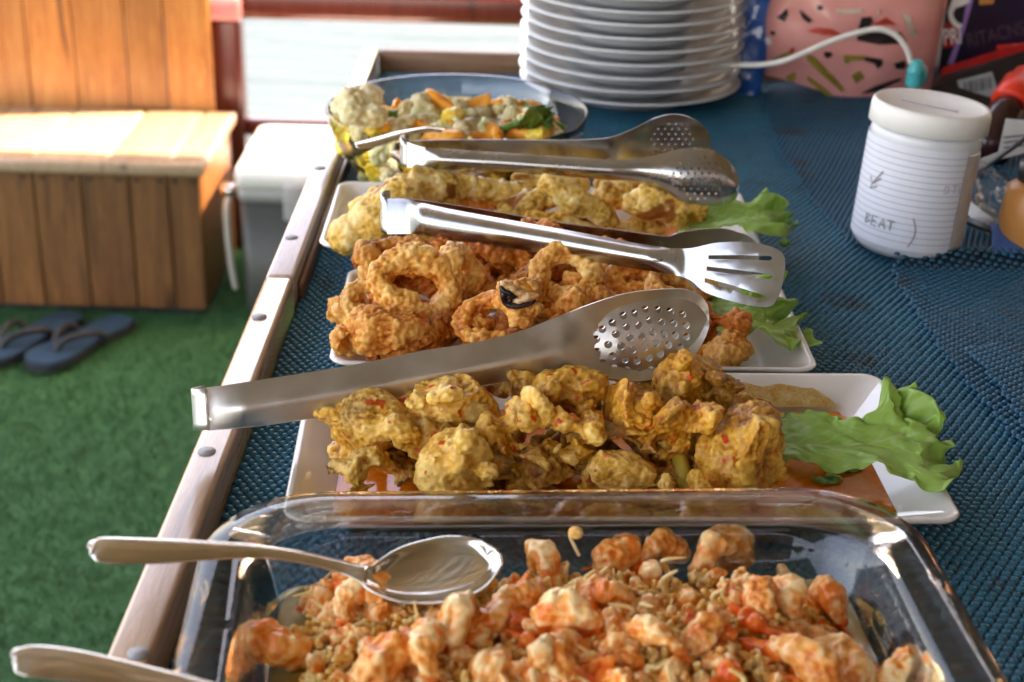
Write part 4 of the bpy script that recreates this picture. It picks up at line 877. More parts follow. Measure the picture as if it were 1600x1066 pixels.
for i in range(24):
    rg = random.Random(1700 + i); px, py = rg.uniform(420, 1380), rg.uniform(915, 1080)
    if abs(px - 690) < 115 and py < 965: continue
    p = P(px, py, heap(px, py) + .005); dx, dy = p.x - TR[0], p.y - TR[1]
    if abs(ca * dx + sa * dy) > .105 or -sa * dx + ca * dy > .07: continue
    me = TAILS[i % 6]
    if not me.materials: me.materials.append(M['shrimp_shell']); smooth(me)
    o = bpy.data.objects.new('shrimp_tail', me); COL.objects.link(o); o.location = p - Vector((0, 0, 0)); s_ = rg.uniform(.9, 1.5)
    o.data = me; cc_ = Vector((0, 0, 0)); 
    for v_ in me.vertices: cc_ += v_.co
    cc_ /= len(me.vertices); m_ = Euler((rg.uniform(-.5, .9), rg.uniform(-.5, .5), rg.uniform(0, 6.28))).to_matrix(); o.rotation_euler = m_.to_euler(); o.scale = (s_,) * 3; o.location = p - m_ @ (cc_ * s_)
    tag(o, 'bright orange shrimp tail tip ' + (where(px, py, SHA, 'tail') or 'in the stir fry'), 'shrimp tail', 'loose shrimp tails in the glass tray')
# the lone sprout poking up
t = thing('bean_sprout', P(900, 862, .795), 'single pale bean sprout poking up at the back of the shrimp', 'bean sprout')
y0 = t.location.y
link('stem', tube(spline([PY(905, 868, y0) , PY(897, 852, y0), PY(891, 838, y0), PY(893, 828, y0)], 5), .0009, 8), plain('sprout_stem', (.80, .68, .38), .35), t)
link('bean', lump([('e', PY(899, 832, y0 - .001) - t.location, (.0038, .003, .0032), (0, 0, 0))], .0006, 1, [('f', 200, .0004)], 6), 'sprout', t, world=False)

# ------------------------------------------------------------------ spoons
def spoon(name, label, st, mat, bowl_from, dip=.010, tilt=14):
    """stations: px, py, z, half width px"""
    pts = [P(a, b, z) for a, b, z, w_ in st]; n0 = len(st); N = 8
    sp = spline(pts, N); ws = []
    for i in range(n0 - 1):
        pass
    ws = [max(.5, q.x) for q in spline([(a[3], 0, 0) for a in st], N)]; m = 13; vs = []; n = len(sp); nb = bowl_from * N
    W = Vector((0, math.cos(rad(tilt)), math.sin(rad(tilt))))
    for i, p in enumerate(sp):
        hw = ws[i] * pxm(p) / .68; t = (sp[min(i + 1, n - 1)] - sp[max(i - 1, 0)]).normalized(); wd = (W - t * W.dot(t)).normalized(); nr = t.cross(wd).normalized(); nr = nr if nr.z > 0 else -nr
        u = max(0, (i - nb) / (n - 1 - nb)); d = dip * math.sin(math.pi * u) ** .6 if 0 < u < 1 else 0
        for j in range(m):
            v = -1 + 2 * j / (m - 1); bulge = (.0012 * (1 - v * v) if u <= 0 else 0); vs.append(p + wd * (v * hw) + nr * (bulge - d * (1 - v * v) ** .9))
    fs = [(i * m + j, (i + 1) * m + j, (i + 1) * m + j + 1, i * m + j + 1) for i in range(n - 1) for j in range(m - 1)]
    o = link(name, mesh(vs, fs), mat); s2 = o.modifiers.new('t', 'SOLIDIFY'); s2.thickness = .0016; s2.offset = 0; b2 = o.modifiers.new('s', 'SUBSURF'); b2.levels = 1; b2.render_levels = 1
    return tag(o, label, 'spoon', 'metal serving spoons')
spoon('serving_spoon', 'steel serving spoon lying across the left rim of the glass tray', [(138, 861, .840, 3), (146, 861, .839, 13), (165, 861, .838, 18), (230, 862, .833, 17), (320, 861, .825, 13), (400, 863, .818, 9), (470, 872, .812, 8), (530, 886, .806, 9), (568, 898, .803, 13), (592, 901, .8025, 25), (625, 900, .802, 38), (670, 893, .802, 46), (712, 883, .803, 46), (745, 873, .804, 37), (768, 865, .805, 21), (778, 861, .805, 4)], 'spoon_steel', 8)
spoon('serving_spoon', 'steel spoon handle reaching in at the bottom left corner', [(18, 1032, .838, 3), (26, 1032, .837, 15), (50, 1034, .836, 21), (110, 1040, .832, 21), (200, 1055, .825, 17), (300, 1074, .818, 12), (380, 1092, .812, 9), (450, 1112, .806, 9), (490, 1125, .802, 14), (520, 1134, .800, 28), (560, 1142, .799, 42), (610, 1146, .799, 42), (650, 1148, .800, 28), (668, 1150, .802, 4)], 'spoon_steel', 8)
spoon('salad_spoon', 'small bright spoon lying in the glass salad bowl', [(556, 229, .826, 1), (562, 228, .826, 6), (590, 222, .826, 7), (630, 210, .826, 5), (670, 203, .825, 4), (700, 205, .820, 5), (716, 206, .818, 9), (733, 202, .818, 15), (752, 197, .818, 18), (770, 192, .819, 13), (784, 187, .820, 2)], 'spoon_steel', 5, .006)

# ------------------------------------------------------------------ tongs
def in_poly(pt, poly):
    x, y = pt; c = False; n = len(poly)
    for i in range(n):
        x1, y1 = poly[i]; x2, y2 = poly[(i + 1) % n]
        if (y1 > y) != (y2 > y) and x < (x2 - x1) * (y - y1) / (y2 - y1) + x1: c = not c
    return c
def resamp(poly, step):
    out = []; n = len(poly)
    for i in range(n):
        a, b = poly[i], poly[(i + 1) % n]; L = math.hypot(b[0] - a[0], b[1] - a[1]); k = max(1, int(round(L / step)))
        for j in range(k): out.append((a[0] + (b[0] - a[0]) * j / k, a[1] + (b[1] - a[1]) * j / k))
    return out
def smooth_poly(top, bot, step=6):
    """top edge left->right, bottom edge right->left, smoothed by a spline except at the two left corners"""
    s = spline([(a, b, 0) for a, b in top + bot], 8); poly = [(p.x, p.y) for p in s]; out = [poly[0]]
    for p in poly[1:]:
        if math.hypot(p[0] - out[-1][0], p[1] - out[-1][1]) > step: out.append(p)
    return out
def arm(name, root, poly, holes, p0, n, axis_px, relief, step, mat, thick=.0009, back=0.0):
    """a sheet-metal arm: outline and holes are laid on the arm's own plane, then dished along its normal"""
    verts, edges = [], []
    def loop(L):
        b = len(verts); verts.extend(L); edges.extend([(b + i, b + (i + 1) % len(L)) for i in range(len(L))])
    left = [poly[-1], poly[0]]; L2 = math.hypot(left[1][0] - left[0][0], left[1][1] - left[0][1]); kk = max(1, int(L2 / step)); pol = poly + [(left[0][0] + (left[1][0] - left[0][0]) * i / kk, left[0][1] + (left[1][1] - left[0][1]) * i / kk) for i in range(1, kk)]
    loop(pol)
    for h in holes: loop(h)
    xs = [a for a, b in pol]; ys = [b for a, b in pol]; cs = [(sum(a for a, b in h) / len(h), sum(b for a, b in h) / len(h), max(math.hypot(a - h[0][0], b - h[0][1]) for a, b in h) * .5) for h in holes]
    inner = []; T_, B_ = axis_px; B_ = B_[::-1]; x = min(xs) + step * .6
    def okq(q, m_): return in_poly(q, pol) and min(math.hypot(q[0] - a, q[1] - b) for a, b in pol) > m_ and not any(math.hypot(q[0] - c[0], q[1] - c[1]) < c[2] * 1.25 + 1.6 for c in cs if c[2] < 12) and not any(in_poly(q, h) for h in holes)
    while x < max(xs):
        for s_ in (.05, .11, .18, .26, .34, .42, .5, .58, .66, .74, .82, .89, .95):
            yt_, yb_ = edge_y(T_, x), edge_y(B_, x); q = (x, yt_ + s_ * (yb_ - yt_))
            if okq(q, 1.5): inner.append(q)
        x += step
    verts.extend(inner)
    r = geometry.delaunay_2d_cdt([Vector(v) for v in verts], edges, [], 0, 1e-4)
    V2, F2 = r[0], r[2]; fs = []
    for f in F2:
        c = (sum(V2[i].x for i in f) / 3, sum(V2[i].y for i in f) / 3)
        if in_poly(c, pol) and not any(in_poly(c, h) for h in holes): fs.append(tuple(f))
    # local relief: t = signed distance across from the axis line, s = along
    ax = axis_px
    out = []
    for v in V2:
        p = PPL(v.x, v.y, p0, n); out.append(p + n * (relief(v.x, v.y) + back))
    o = link(name, flipfix(mesh(out, fs)), mat, root); so_ = o.modifiers.new('t', 'SOLIDIFY'); so_.thickness = thick; so_.offset = 0
    es = o.modifiers.new('e', 'EDGE_SPLIT'); es.split_angle = rad(42); return o
def circ(x, y, r, n=14, sy=1.0): return [(x + r * math.cos(2 * math.pi * i / n), y + r * sy * math.sin(2 * math.pi * i / n)) for i in range(n)]
def edge_y(pts, x):
    xs = [a for a, b in pts]; ys = [b for a, b in pts]; return float(np.interp(x, xs, ys))
def band(name, root, A, B, n_in, Rr, width_dir, hw, mat, seg=16, bul=.0):
    """U bend: from A (near arm end, centre) round to B (far arm end)"""
    mid = (A + B) / 2; r = (A - B).length / 2; e1 = (A - B).normalized(); e2 = n_in.normalized(); vs, fs = [], []; m = 7
    for i in range(seg + 1):
        a = math.pi * i / seg
        for j in range(m):
            v = -1 + 2 * j / (m - 1); vs.append(mid + e1 * r * math.cos(a) + e2 * (Rr * math.sin(a)) + width_dir * hw * v)
    fs = [(i * m + j, (i + 1) * m + j, (i + 1) * m + j + 1, i * m + j + 1) for i in range(seg) for j in range(m - 1)]
    o = link(name, flipfix(mesh(vs, fs)), mat, root); s = o.modifiers.new('t', 'SOLIDIFY'); s.thickness = .0010; s.offset = 0; return o
# front tongs --------------------------------------------------
T1t = [(322, 606), (360, 601), (420, 592), (495, 580), (580, 565), (656, 549), (720, 539), (770, 529), (818, 516), (871, 495), (925, 474), (979, 458), (1033, 452), (1070, 452), (1094, 462), (1107, 484)]
T1b = [(1107, 511), (1092, 544), (1065, 570), (1033, 588), (995, 596), (925, 589), (871, 587), (818, 592), (737, 605), (602, 632), (495, 651), (400, 665), (326, 671)]
A = P(345, 640, .808); B = P(1060, 525, .822); ax = (B - A).normalized(); vw = (CAM - (A + B) / 2).normalized(); n1 = (vw - ax * vw.dot(ax)).normalized(); n1 = (n1 + Vector((0, -.10, -.06))); n1 = (n1 - ax * n1.dot(ax)).normalized()
raw = [(800, 408), (880, 411), (960, 421), (1040, 440), (1063, 512), (1066, 587), (1028, 656), (970, 718), (912, 775), (838, 808), (763, 818), (682, 808), (598, 795), (524, 762), (489, 686), (482, 605), (519, 540), (583, 498), (654, 450), (726, 436), (820, 480), (897, 491), (978, 500), (748, 512), (668, 524), (601, 572), (838, 555), (912, 571), (989, 577), (764, 585), (687, 592), (555, 640), (634, 648), (858, 628), (944, 642), (786, 655), (709, 670), (893, 698), (584, 713), (819, 724), (663, 736), (742, 743)]
H1 = [circ(820 + a / 4.21, 380 + b / 4.21, 6.3) for a, b in raw]
def rel1(x, y):
    yt = edge_y(T1t, x); yb_ = edge_y(T1b[::-1], x); s = (y - yt) / max(1, (yb_ - yt)); head = min(1, max(0, (x - 800) / 160))
    ua, ub = s / .56, max(0, (1 - s) / .44) ** .85; hnd = .0054 * (-math.log(math.exp(-9 * ua) + math.exp(-9 * ub)) / 9)   # long crease: flat flange above, rolled side below
    e = min(1, max(0, (x - 330) / 50)); hnd *= e
    hx = (x - 1000) / 110; hy = (s - .5) * 2; bowl = -.0085 * max(0, 1 - hx * hx * .8) * max(0, 1 - hy * hy)
    return hnd * (1 - head) + (bowl + .001) * head
t1 = thing('perforated_tongs', A, 'large steel tongs with round holes lying over the chicken and wooden rail', 'tongs', 'steel serving tongs')
poly1 = smooth_poly(T1t, T1b, 5)
arm('arm', t1, poly1, H1, A, n1, (T1t, T1b), rel1, 6, 'steel_brushed')
n1b = (n1 + ax * -.055).normalized()     # lower arm spreads away towards the bowl
H1b = [circ(820 + a / 4.21 - 5, 380 + b / 4.21 + 6, 6.0) for a, b in raw]
poly1b = [(x - 2, y + (2 if y > 540 else 3)) for x, y in poly1]
arm('arm', t1, poly1b, H1b, A - n1 * .019, n1b, (T1t, T1b), lambda x, y: -rel1(x, y), 9, 'steel_brushed')
wdir = (PPL(324, 606, A, n1) - PPL(328, 671, A, n1)); hw = wdir.length / 2; wdir.normalize(); Am = (PPL(324, 606, A, n1) + PPL(328, 671, A, n1)) / 2
band('spring_bend', t1, Am, Am - n1 * .019, -ax, .008, wdir, hw, 'steel_brushed')
# slotted tongs -------------------------------------------------
T3t = [(606, 311), (630, 311), (652, 316), (700, 327), (770, 340), (860, 356), (930, 369), (988, 380), (1040, 388), (1064, 389), (1085, 388), (1105, 384), (1125, 381), (1166, 380), (1195, 384), (1215, 390), (1225, 399)]
T3b = [(1227, 419), (1223, 445), (1214, 470), (1204, 480), (1179, 480), (1137, 470), (1102, 457), (1080, 439), (1051, 429), (988, 419), (930, 409), (860, 397), (770, 384), (700, 374), (650, 366), (606, 366)]
A3 = P(625, 340, .822); B3 = P(1180, 425, .838); ax3 = (B3 - A3).normalized(); n3 = Vector((0, -1, .56)); n3 = (n3 - ax3 * n3.dot(ax3)).normalized()
def slot(x0, y0, x1, y1, h0, h1):
    out = [(x0, y0 - h0), (x0 + (x1 - x0) * .5, (y0 + y1) / 2 - (h0 + h1) / 2), (x1 - h1, y1 - h1), (x1, y1 - h1 * .5), (x1, y1 + h1 * .5), (x1 - h1, y1 + h1), (x0 + (x1 - x0) * .5, (y0 + y1) / 2 + (h0 + h1) / 2), (x0, y0 + h0)]; return out
H3 = [slot(1109, 403.5, 1207, 404.5, 3.0, 3.8), slot(1106, 421, 1207, 434, 3.4, 4.0), slot(1103, 439, 1197, 466, 3.6, 4.2)]
def rel3(x, y):
    yt = edge_y(T3t, x); yb_ = edge_y(T3b[::-1], x); s = (y - yt) / max(1, (yb_ - yt)); a = min(1, max(0, (x - 640) / 22)); b = min(1, max(0, (1068 - x) / 45))
    v = (s - .52) * 2; tubep = .0085 * max(0, 1 - v * v) ** .9
    return tubep * a * b + .0012 * (1 - min(1, abs(v)) ** 2) * (1 - a) + .003 * math.sin(max(0, (x - 1068) / 160) * 3.1) * (1 if x > 1068 else 0)
t3 = thing('slotted_tongs', A3, 'steel tongs with a three slot spatula end above the fried squid', 'tongs', 'steel serving tongs')
arm('arm', t3, smooth_poly(T3t, T3b, 5), H3, A3, n3, (T3t, T3b), rel3, 5, 'steel_polished')
T3ft = [(612, 309), (660, 313), (770, 330), (860, 346), (956, 358), (1039, 369), (1058, 364), (1090, 359), (1125, 357), (1150, 361), (1172, 370)]
T3fb = [(1184, 384), (1186, 404), (1170, 430), (1130, 440), (1060, 420), (956, 400), (860, 388), (770, 374), (660, 357), (612, 352)]
arm('arm', t3, smooth_poly(T3ft, T3fb, 6), [], A3 + Vector((0, .019, 0)), (Vector((0, -1, -.22)) + ax3 * -.03).normalized(), (T3ft, T3fb), lambda x, y: 0, 9, 'steel_polished')
wd3 = (PPL(606, 311, A3, n3) - PPL(606, 366, A3, n3)); hw3 = wd3.length / 2; wd3.normalize(); Am3 = (PPL(606, 311, A3, n3) + PPL(606, 366, A3, n3)) / 2
band('spring_bend', t3, Am3, Am3 + Vector((0, .019, 0)), -ax3, .007, wd3, hw3, 'steel_polished')
link('rivet', lathe([(0, .0), (.0042, 0), (.0036, .0016), (0, .0022)], 20), 'steel_polished', t3, world=False).location = PPL(1032, 408, A3, n3) + n3 * .0045 - A3
# far perforated tongs -------------------------------------------
T2t = [(636, 222), (660, 230), (690, 233), (780, 239), (905, 247), (968, 250), (1014, 245), (1061, 234), (1090, 231), (1118, 237), (1139, 253), (1150, 270)]
T2b = [(1154, 292), (1148, 312), (1124, 322), (1090, 319), (1061, 312), (1046, 302), (1020, 290), (999, 284), (936, 279), (780, 267), (690, 264), (636, 262)]
A2 = P(655, 243, .835); B2 = P(1100, 280, .825); ax2 = (B2 - A2).normalized(); n2 = Vector((0, -1, .25)); n2 = (n2 - ax2 * n2.dot(ax2)).normalized()
def hexholes(cx, cy, rx, ry, st, r):
    out = []
    for j in range(-8, 9):
        for i in range(-10, 11):
            x = cx + (i + (j % 2) * .5) * st; y = cy + j * st * .72
            if ((x - cx) / rx) ** 2 + ((y - cy) / ry) ** 2 < 1: out.append(circ(x, y, r, 7))
    return out
def rel2(x, y):
    yt = edge_y(T2t, x); yb_ = edge_y(T2b[::-1], x); s = (y - yt) / max(1, (yb_ - yt)); a = min(1, max(0, (x - 662) / 25)); hd = min(1, max(0, (x - 960) / 100)); v = (s - .5) * 2
    return .0065 * max(0, 1 - v * v) ** .9 * a * (1 - hd) + hd * .009 * max(0, 1 - v * v * .9) * max(0, 1 - ((x - 1080) / 110) ** 2)
t2 = thing('perforated_tongs', A2, 'steel tongs with tiny pierced cups lying behind the fritters', 'tongs', 'steel serving tongs')
arm('arm', t2, smooth_poly(T2t, T2b, 5), hexholes(1090, 278, 46, 34, 11, 2.1), A2, n2, (T2t, T2b), rel2, 5, 'steel_polished', .0008)
T2ft = [(638, 220), (735, 218), (874, 219), (936, 217), (983, 208), (1030, 192), (1055, 188), (1080, 194), (1102, 209)]
T2fb = [(1111, 231), (1108, 256), (1080, 268), (1010, 262), (967, 256), (874, 252), (780, 250), (638, 247)]
arm('arm', t2, smooth_poly(T2ft, T2fb, 5), hexholes(1050, 226, 40, 26, 11, 2.0), A2 + Vector((0, .022, 0)), (Vector((0, -1, -.22)) + ax2 * -.06).normalized(), (T2ft, T2fb), lambda x, y: -.010 * min(1, max(0, (x - 960) / 60)), 8, 'steel_polished', .0008)
wd2 = (PPL(636, 222, A2, n2) - PPL(636, 262, A2, n2)); hw2 = wd2.length / 2; wd2.normalize(); Am2 = (PPL(636, 222, A2, n2) + PPL(636, 262, A2, n2)) / 2
band('spring_bend', t2, Am2, Am2 + Vector((0, .022, 0)), -ax2, .006, wd2, hw2, 'steel_polished')

# ------------------------------------------------------------------ salad bowl
BC = Vector((-.055, 1.362, Z0 + .002))
bp = [(0, 0), (.050, 0), (.068, .001), (.088, .008), (.103, .021), (.112, .037), (.1170, .053), (.1190, .0615), (.1198, .0632), (.1188, .0650), (.1165, .0635), (.1145, .053), (.1095, .0370), (.1005, .022), (.0860, .0100), (.067, .0035), (0, .0028)]
o = link('salad_bowl', lathe(bp, 96), 'bowl_glass', world=False); o.location = BC; tag(o, 'round clear glass bowl filled with mixed vegetable salad', 'bowl')
def veg_protos():
    d = {}
    def cauli(s):
        rg = random.Random(s); pr = [('e', (0, 0, -.006), (.005, .005, .010), (0, 0, 0))]
        for q in range(9):
            v = Vector((rg.gauss(0, 1), rg.gauss(0, 1), abs(rg.gauss(0, 1)))).normalized() * .009; pr.append(('e', v, (.0065, .0065, .006), (0, 0, 0)))
        return lump(pr, .0011, 1, [('c', 330, .0022), ('f', 200, .0008)], s)
    d['cauliflower'] = [cauli(1), cauli(2), cauli(3)]
    d['carrot'] = [lump([('e', (0, 0, 0), (.017, .008, .005), (0, 0, 0))], .0011, 1, [('f', 70, .0012)], 4), lump([('h', [(x, y, z) for x in (-.011, .011) for y in (-.007, .007) for z in (-.004, .004)])], .001, 3, [('f', 70, .001)], 5)]
    d['corn'] = [lump([('m', tube([(-.012, 0, 0), (.012, 0, 0)], [.009, .0085], 14))], .0011, 2, [('c', 260, .002)], 6)]
    d['cabbage'] = [lump([('e', (0, 0, 0), (.019, .013, .004), (0, 0, 0)), ('e', (.008, .006, .003), (.010, .006, .003), (.4, 0, .6))], .0011, 1, [('f', 60, .005), ('r', 70, .001)], 7), lump([('e', (0, 0, 0), (.016, .010, .0035), (0, .3, 0))], .001, 1, [('f', 80, .005)], 8)]
    d['green_bean'] = [lump([('m', tube(spline([(-.018, 0, 0), (0, .003, .001), (.018, 0, 0)], 4), .0038, 10))], .0009, 1, [('f', 100, .0008)], 9)]
    return d
VG = veg_protos()
VL = {'cauliflower': ('cauliflower_floret', 'cauliflower', 'creamy cauliflower floret among the mixed salad pieces'), 'carrot': ('carrot_slice', 'carrot', 'orange cooked carrot slice among the mixed salad pieces'), 'corn': ('baby_corn', 'baby corn', 'yellow baby corn chunk among the mixed salad pieces'), 'cabbage': ('cabbage_piece', 'cabbage', 'limp pale green cabbage piece in the glass salad bowl'), 'green_bean': ('green_bean', 'green bean', 'dark green bean cut lying in the salad')}
def veg(kd, p, rot, sc, lab=None):
    nm, cat, dl = VL[kd]; me = R.choice(VG[kd]); pj = proj(Vector(p)); wh = None if lab else where(pj[0], pj[1], SVA, kd); lab = lab or (cat + ' piece ' + wh if wh else None)
    if not me.materials: me.materials.append(M[kd])
    o = bpy.data.objects.new(nm, me); COL.objects.link(o); o.location = p; o.rotation_euler = rot; o.scale = (sc,) * 3; tag(o, lab or dl, cat, cat + ' pieces in the salad bowl')
SVA = [(565, 178, 'the tall left floret'), (640, 212, 'the salad spoon handle'), (752, 197, 'the salad spoon bowl'), (845, 190, 'the dark green leaf'), (692, 155, 'the bright carrot slice'), (545, 240, 'the bowl lower left wall'), (790, 160, 'the bowl back wall')]
TOPV = [('cauliflower', 565, 178, .83, 1.8, 'tall cauliflower floret leaning on the left bowl wall'), ('corn', 552, 176, .832, 1.0, 'baby corn chunk stuck high against the left bowl wall'), ('carrot', 590, 195, .822, .9, None), ('cauliflower', 660, 172, .822, 1.4, None), ('carrot', 692, 160, .828, 1.1, 'brightest orange carrot slice on top at the back'), ('cauliflower', 710, 178, .818, 1.3, None), ('carrot', 745, 162, .824, 1.2, 'flat carrot piece lying at the back right of the heap'), ('corn', 708, 182, .822, .9, None), ('cauliflower', 790, 170, .822, 1.1, None), ('carrot', 790, 162, .826, .9, None), ('cabbage', 730, 172, .82, 1.0, None), ('green_bean', 622, 178, .82, 1.0, None), ('cauliflower', 640, 180, .818, 1.2, None), ('cabbage', 600, 205, .812, 1.2, None), ('carrot', 690, 214, .814, 1.3, 'carrot slice under the salad spoon handle'), ('carrot', 760, 214, .812, 1.2, None), ('carrot', 812, 210, .812, 1.1, 'carrot slice just left of the dark green leaf'), ('green_bean', 780, 210, .813, 1.1, None), ('corn', 830, 205, .812, 1.3, None), ('cabbage', 815, 195, .815, 1.3, None), ('cauliflower', 660, 200, .812, 1.3, None), ('cauliflower', 620, 205, .812, 1.2, None), ('carrot', 825, 180, .82, 1.0, None), ('cauliflower', 800, 185, .815, 1.2, None), ('cabbage', 850, 200, .812, 1.2, None), ('cabbage', 675, 185, .815, 1.2, None), ('corn', 575, 205, .81, 1.2, None), ('cauliflower', 750, 185, .812, 1.2, None)]
for i, (kd, px, py, z, sc, lab) in enumerate(TOPV):
    veg(kd, P(px, py, z + .002), (R.uniform(-.6, .6), R.uniform(-.6, .6), R.uniform(0, 6.28)), sc * (.78 if kd == 'cauliflower' and i else 1), lab)
for i in range(80):
    px = R.uniform(550, 872); py = R.uniform(160, 214); kd = R.choice(['carrot', 'carrot', 'corn', 'cabbage', 'cauliflower', 'green_bean']); veg(kd, P(px, py, .811 + R.uniform(0, .010)), (R.uniform(-.8, .8), R.uniform(-.8, .8), R.uniform(0, 6.28)), R.uniform(.5, .8))
kinds = ['corn', 'carrot', 'cabbage', 'corn', 'carrot', 'cauliflower', 'corn']
def br_in(h): return float(np.interp(h, [z for r, z in bp[9:][::-1]], [r for r, z in bp[9:][::-1]]))
for i in range(110):
    h = R.uniform(.010, .052); rr_ = br_in(h) - .0095; a = R.uniform(2.5, 5.95); q = rr_ * (R.uniform(.93, 1.0) if i < 105 else math.sqrt(R.random()) * .95)
    veg(kinds[i % 7], BC + Vector((q * math.cos(a), q * math.sin(a), h)), (R.uniform(0, 6), R.uniform(0, 6), R.uniform(0, 6)), R.uniform(.85, 1.25))
def darkleaf():
    sp = [P(815, 212, .812), P(830, 198, .822), P(845, 185, .832), P(860, 175, .836)]
    o = leaf('herb_leaf', 'dark green wrinkled leaf standing at the right side of the salad', sp, [(0, .006), (.4, .013), (.8, .014), (1, .004)], (1, .3, -.2), 9.2, .006, 4)
    o['category'] = 'leaf'; del o['group']
    o.data.materials.clear(); o.data.materials.append(M['green_bean'])
darkleaf()

# ------------------------------------------------------------------ stack of plates
PC = Vector((.121, 1.662, Z0 + .0025)); NP = 13
pp = [(0, .004), (.060, .004), (.064, .0), (.068, .0), (.070, .005), (.092, .0115), (.112, .0165), (.1205, .0190), (.1215, .0202), (.1205, .0214), (.111, .0196), (.090, .0150), (.072, .0088), (.060, .0075), (0, .0075)]
pme = lathe(pp, 96); pme.materials.append(M['plate_white']); smooth(pme); pme.name = 'dinner_plate'
word = ['bottom', 'second', 'third', 'fourth', 'fifth', 'sixth', 'seventh', 'eighth', 'ninth', 'tenth', 'eleventh', 'twelfth', 'thirteenth']
for i in range(NP):
    o = bpy.data.objects.new('dinner_plate', pme); COL.objects.link(o); o.location = PC + Vector((R.uniform(-.0012, .0012), R.uniform(-.001, .001), i * .0137)); o.rotation_euler = (R.uniform(-.004, .004), R.uniform(-.004, .004), R.random() * 6)
    tag(o, 'round white plate, %s' % ('bottom one of the tall stack' if i == 0 else word[i] + ' from the bottom of the tall stack'), 'plate', 'white plates in a tall stack')

# ------------------------------------------------------------------ white jar
jb = P(1412, 384, .7575); jt = PY(1457, 160, jb.y + .003); jax = (jt - jb).normalized(); JH = (jt - jb).length
jr = 84 * pxm(jb)
J = thing('storage_jar', jb, 'white ribbed plastic jar wrapped in ruled paper with a slotted lid', 'jar')
J.rotation_mode = 'QUATERNION'; J.rotation_quaternion = jax.to_track_quat('Z', 'Y')
def jl(nm, me, mt, sm=True): 
    o = link(nm, me, mt, J, world=False, sm=sm); return o
hb = JH * .835
prof = [(0, .0), (jr * .86, .0), (jr * .97, .006), (jr, .014)]
for i in range(14): z = .014 + (hb - .022) * i / 14; prof += [(jr * 1.0, z), (jr * .985, z + .003), (jr * 1.0, z + .006)]
prof += [(jr * .985, hb - .003), (jr * .97, hb), (0, hb)]
jl('body', lathe(prof, 72), 'jar_plastic')
def cyl_patch(r, a0, a1, z0, z1, n=40, mz=2):
    vs = []; 
    for i in range(n + 1):
        a = a0 + (a1 - a0) * i / n
        for k in range(mz + 1): vs.append((r * math.cos(a), r * math.sin(a), z0 + (z1 - z0) * k / mz))
    return mesh(vs, [(i * (mz + 1) + k, (i + 1) * (mz + 1) + k, (i + 1) * (mz + 1) + k + 1, i * (mz + 1) + k + 1) for i in range(n) for k in range(mz)])
# local frame of the jar: find the angle that looks at the camera
Rm = J.rotation_quaternion.to_matrix(); tocam = Rm.transposed() @ (CAM - jb); AF = math.atan2(tocam.y, tocam.x)
jl('paper_wrap', cyl_patch(jr + .0008, AF - 1.9, AF + .88, .010, hb - .008, 60), 'paper')
for i in range(15):
    z = .016 + (hb - .030) * i / 14; jl('ruled_line', cyl_patch(jr + .0011, AF - 1.9, AF + .88, z, z + .0009, 60, 1), 'ruled_line')
jl('shade_strip', cyl_patch(jr + .0013, AF + .88, AF + 1.35, .012, hb - .012, 12), 'paper_shade')  # brown strip paints the paper's shading on as colour
def stroke(pts, w_=.0007):
    vs, fs = [], []
    P2 = [Vector((a, b)) for a, b in pts]
    for i in range(len(P2)):
        d = (P2[min(i + 1, len(P2) - 1)] - P2[max(i - 1, 0)]); d = d.normalized() if d.length else Vector((1, 0)); nn = Vector((-d.y, d.x)) * w_
        for s_ in (-1, 1):
            q = P2[i] + nn * s_; a = AF + q.x / jr; vs.append(((jr + .0015) * math.cos(a), (jr + .0015) * math.sin(a), q.y))
    fs = [(2 * i, 2 * i + 1, 2 * i + 3, 2 * i + 2) for i in range(len(P2) - 1)]; return mesh(vs, fs)
def lt(ch, x, y, s):
    L = {'B': [[(0, 0), (0, 1), (.5, .85), (.1, .55), (.6, .3), (0, 0)]], 'E': [[(.6, 1), (0, 1), (0, 0), (.6, 0)], [(0, .5), (.5, .5)]], 'A': [[(0, 0), (.35, 1), (.7, 0)], [(.15, .4), (.55, .4)]], 'T': [[(0, 1), (.8, 1)], [(.4, 1), (.4, 0)]], 'Y': [[(0, 1), (.4, .5), (1.4, 1.9)], [(1.3, 1.2), (.4, .5), (.2, 0), (1.0, .4)]], 'O': [[(0, .2), (.2, 1), (.6, .9), (.6, .1), (.1, 0)]], 'L': [[(0, 1), (0, 0), (.6, 0)]]}[ch]
    return [stroke([(x + a * s, y + b * s) for a, b in st]) for st in L]
ms = []
for ch, x in zip('BEAT', (-.036, -.0295, -.0225, -.0160)): ms += lt(ch, x, .024, .0078)
ms += lt('Y', -.040, .052, .009) + [stroke([(.003 + .0035 * math.sin(i * .45) , .0375 - i * .0034) for i in range(8)], .0005)]
jl('handwriting', join(ms), 'ink', False)
ms = []
for ch, x in zip('OTL', (.022, .029, .036)): ms += lt(ch, x, .060, .006)
jl('handwriting', join(ms), 'ruled_line', False)
rl_ = jr * 1.06; z0 = hb + .0008; z1 = JH
jl('lid', lathe([(0, z0), (rl_ * .96, z0), (rl_, z0 + .001), (rl_ * 1.0, z1 - .006), (rl_ * .985, z1 - .002), (rl_ * .95, z1), (rl_ * .88, z1 - .0012), (rl_ * .85, z1 - .0022), (0, z1 - .0022)], 80), 'jar_lid')
sl_ = box(-.022, .022, -.0016, .0016, z1 - .0021, z1 - .0012, .0003, 1); sl_.transform(Matrix.Rotation(AF + math.pi / 2 - .28, 4, 'Z') @ Matrix.Translation((0, -.004, 0))); jl('coin_slot', sl_, 'pack_white', False)
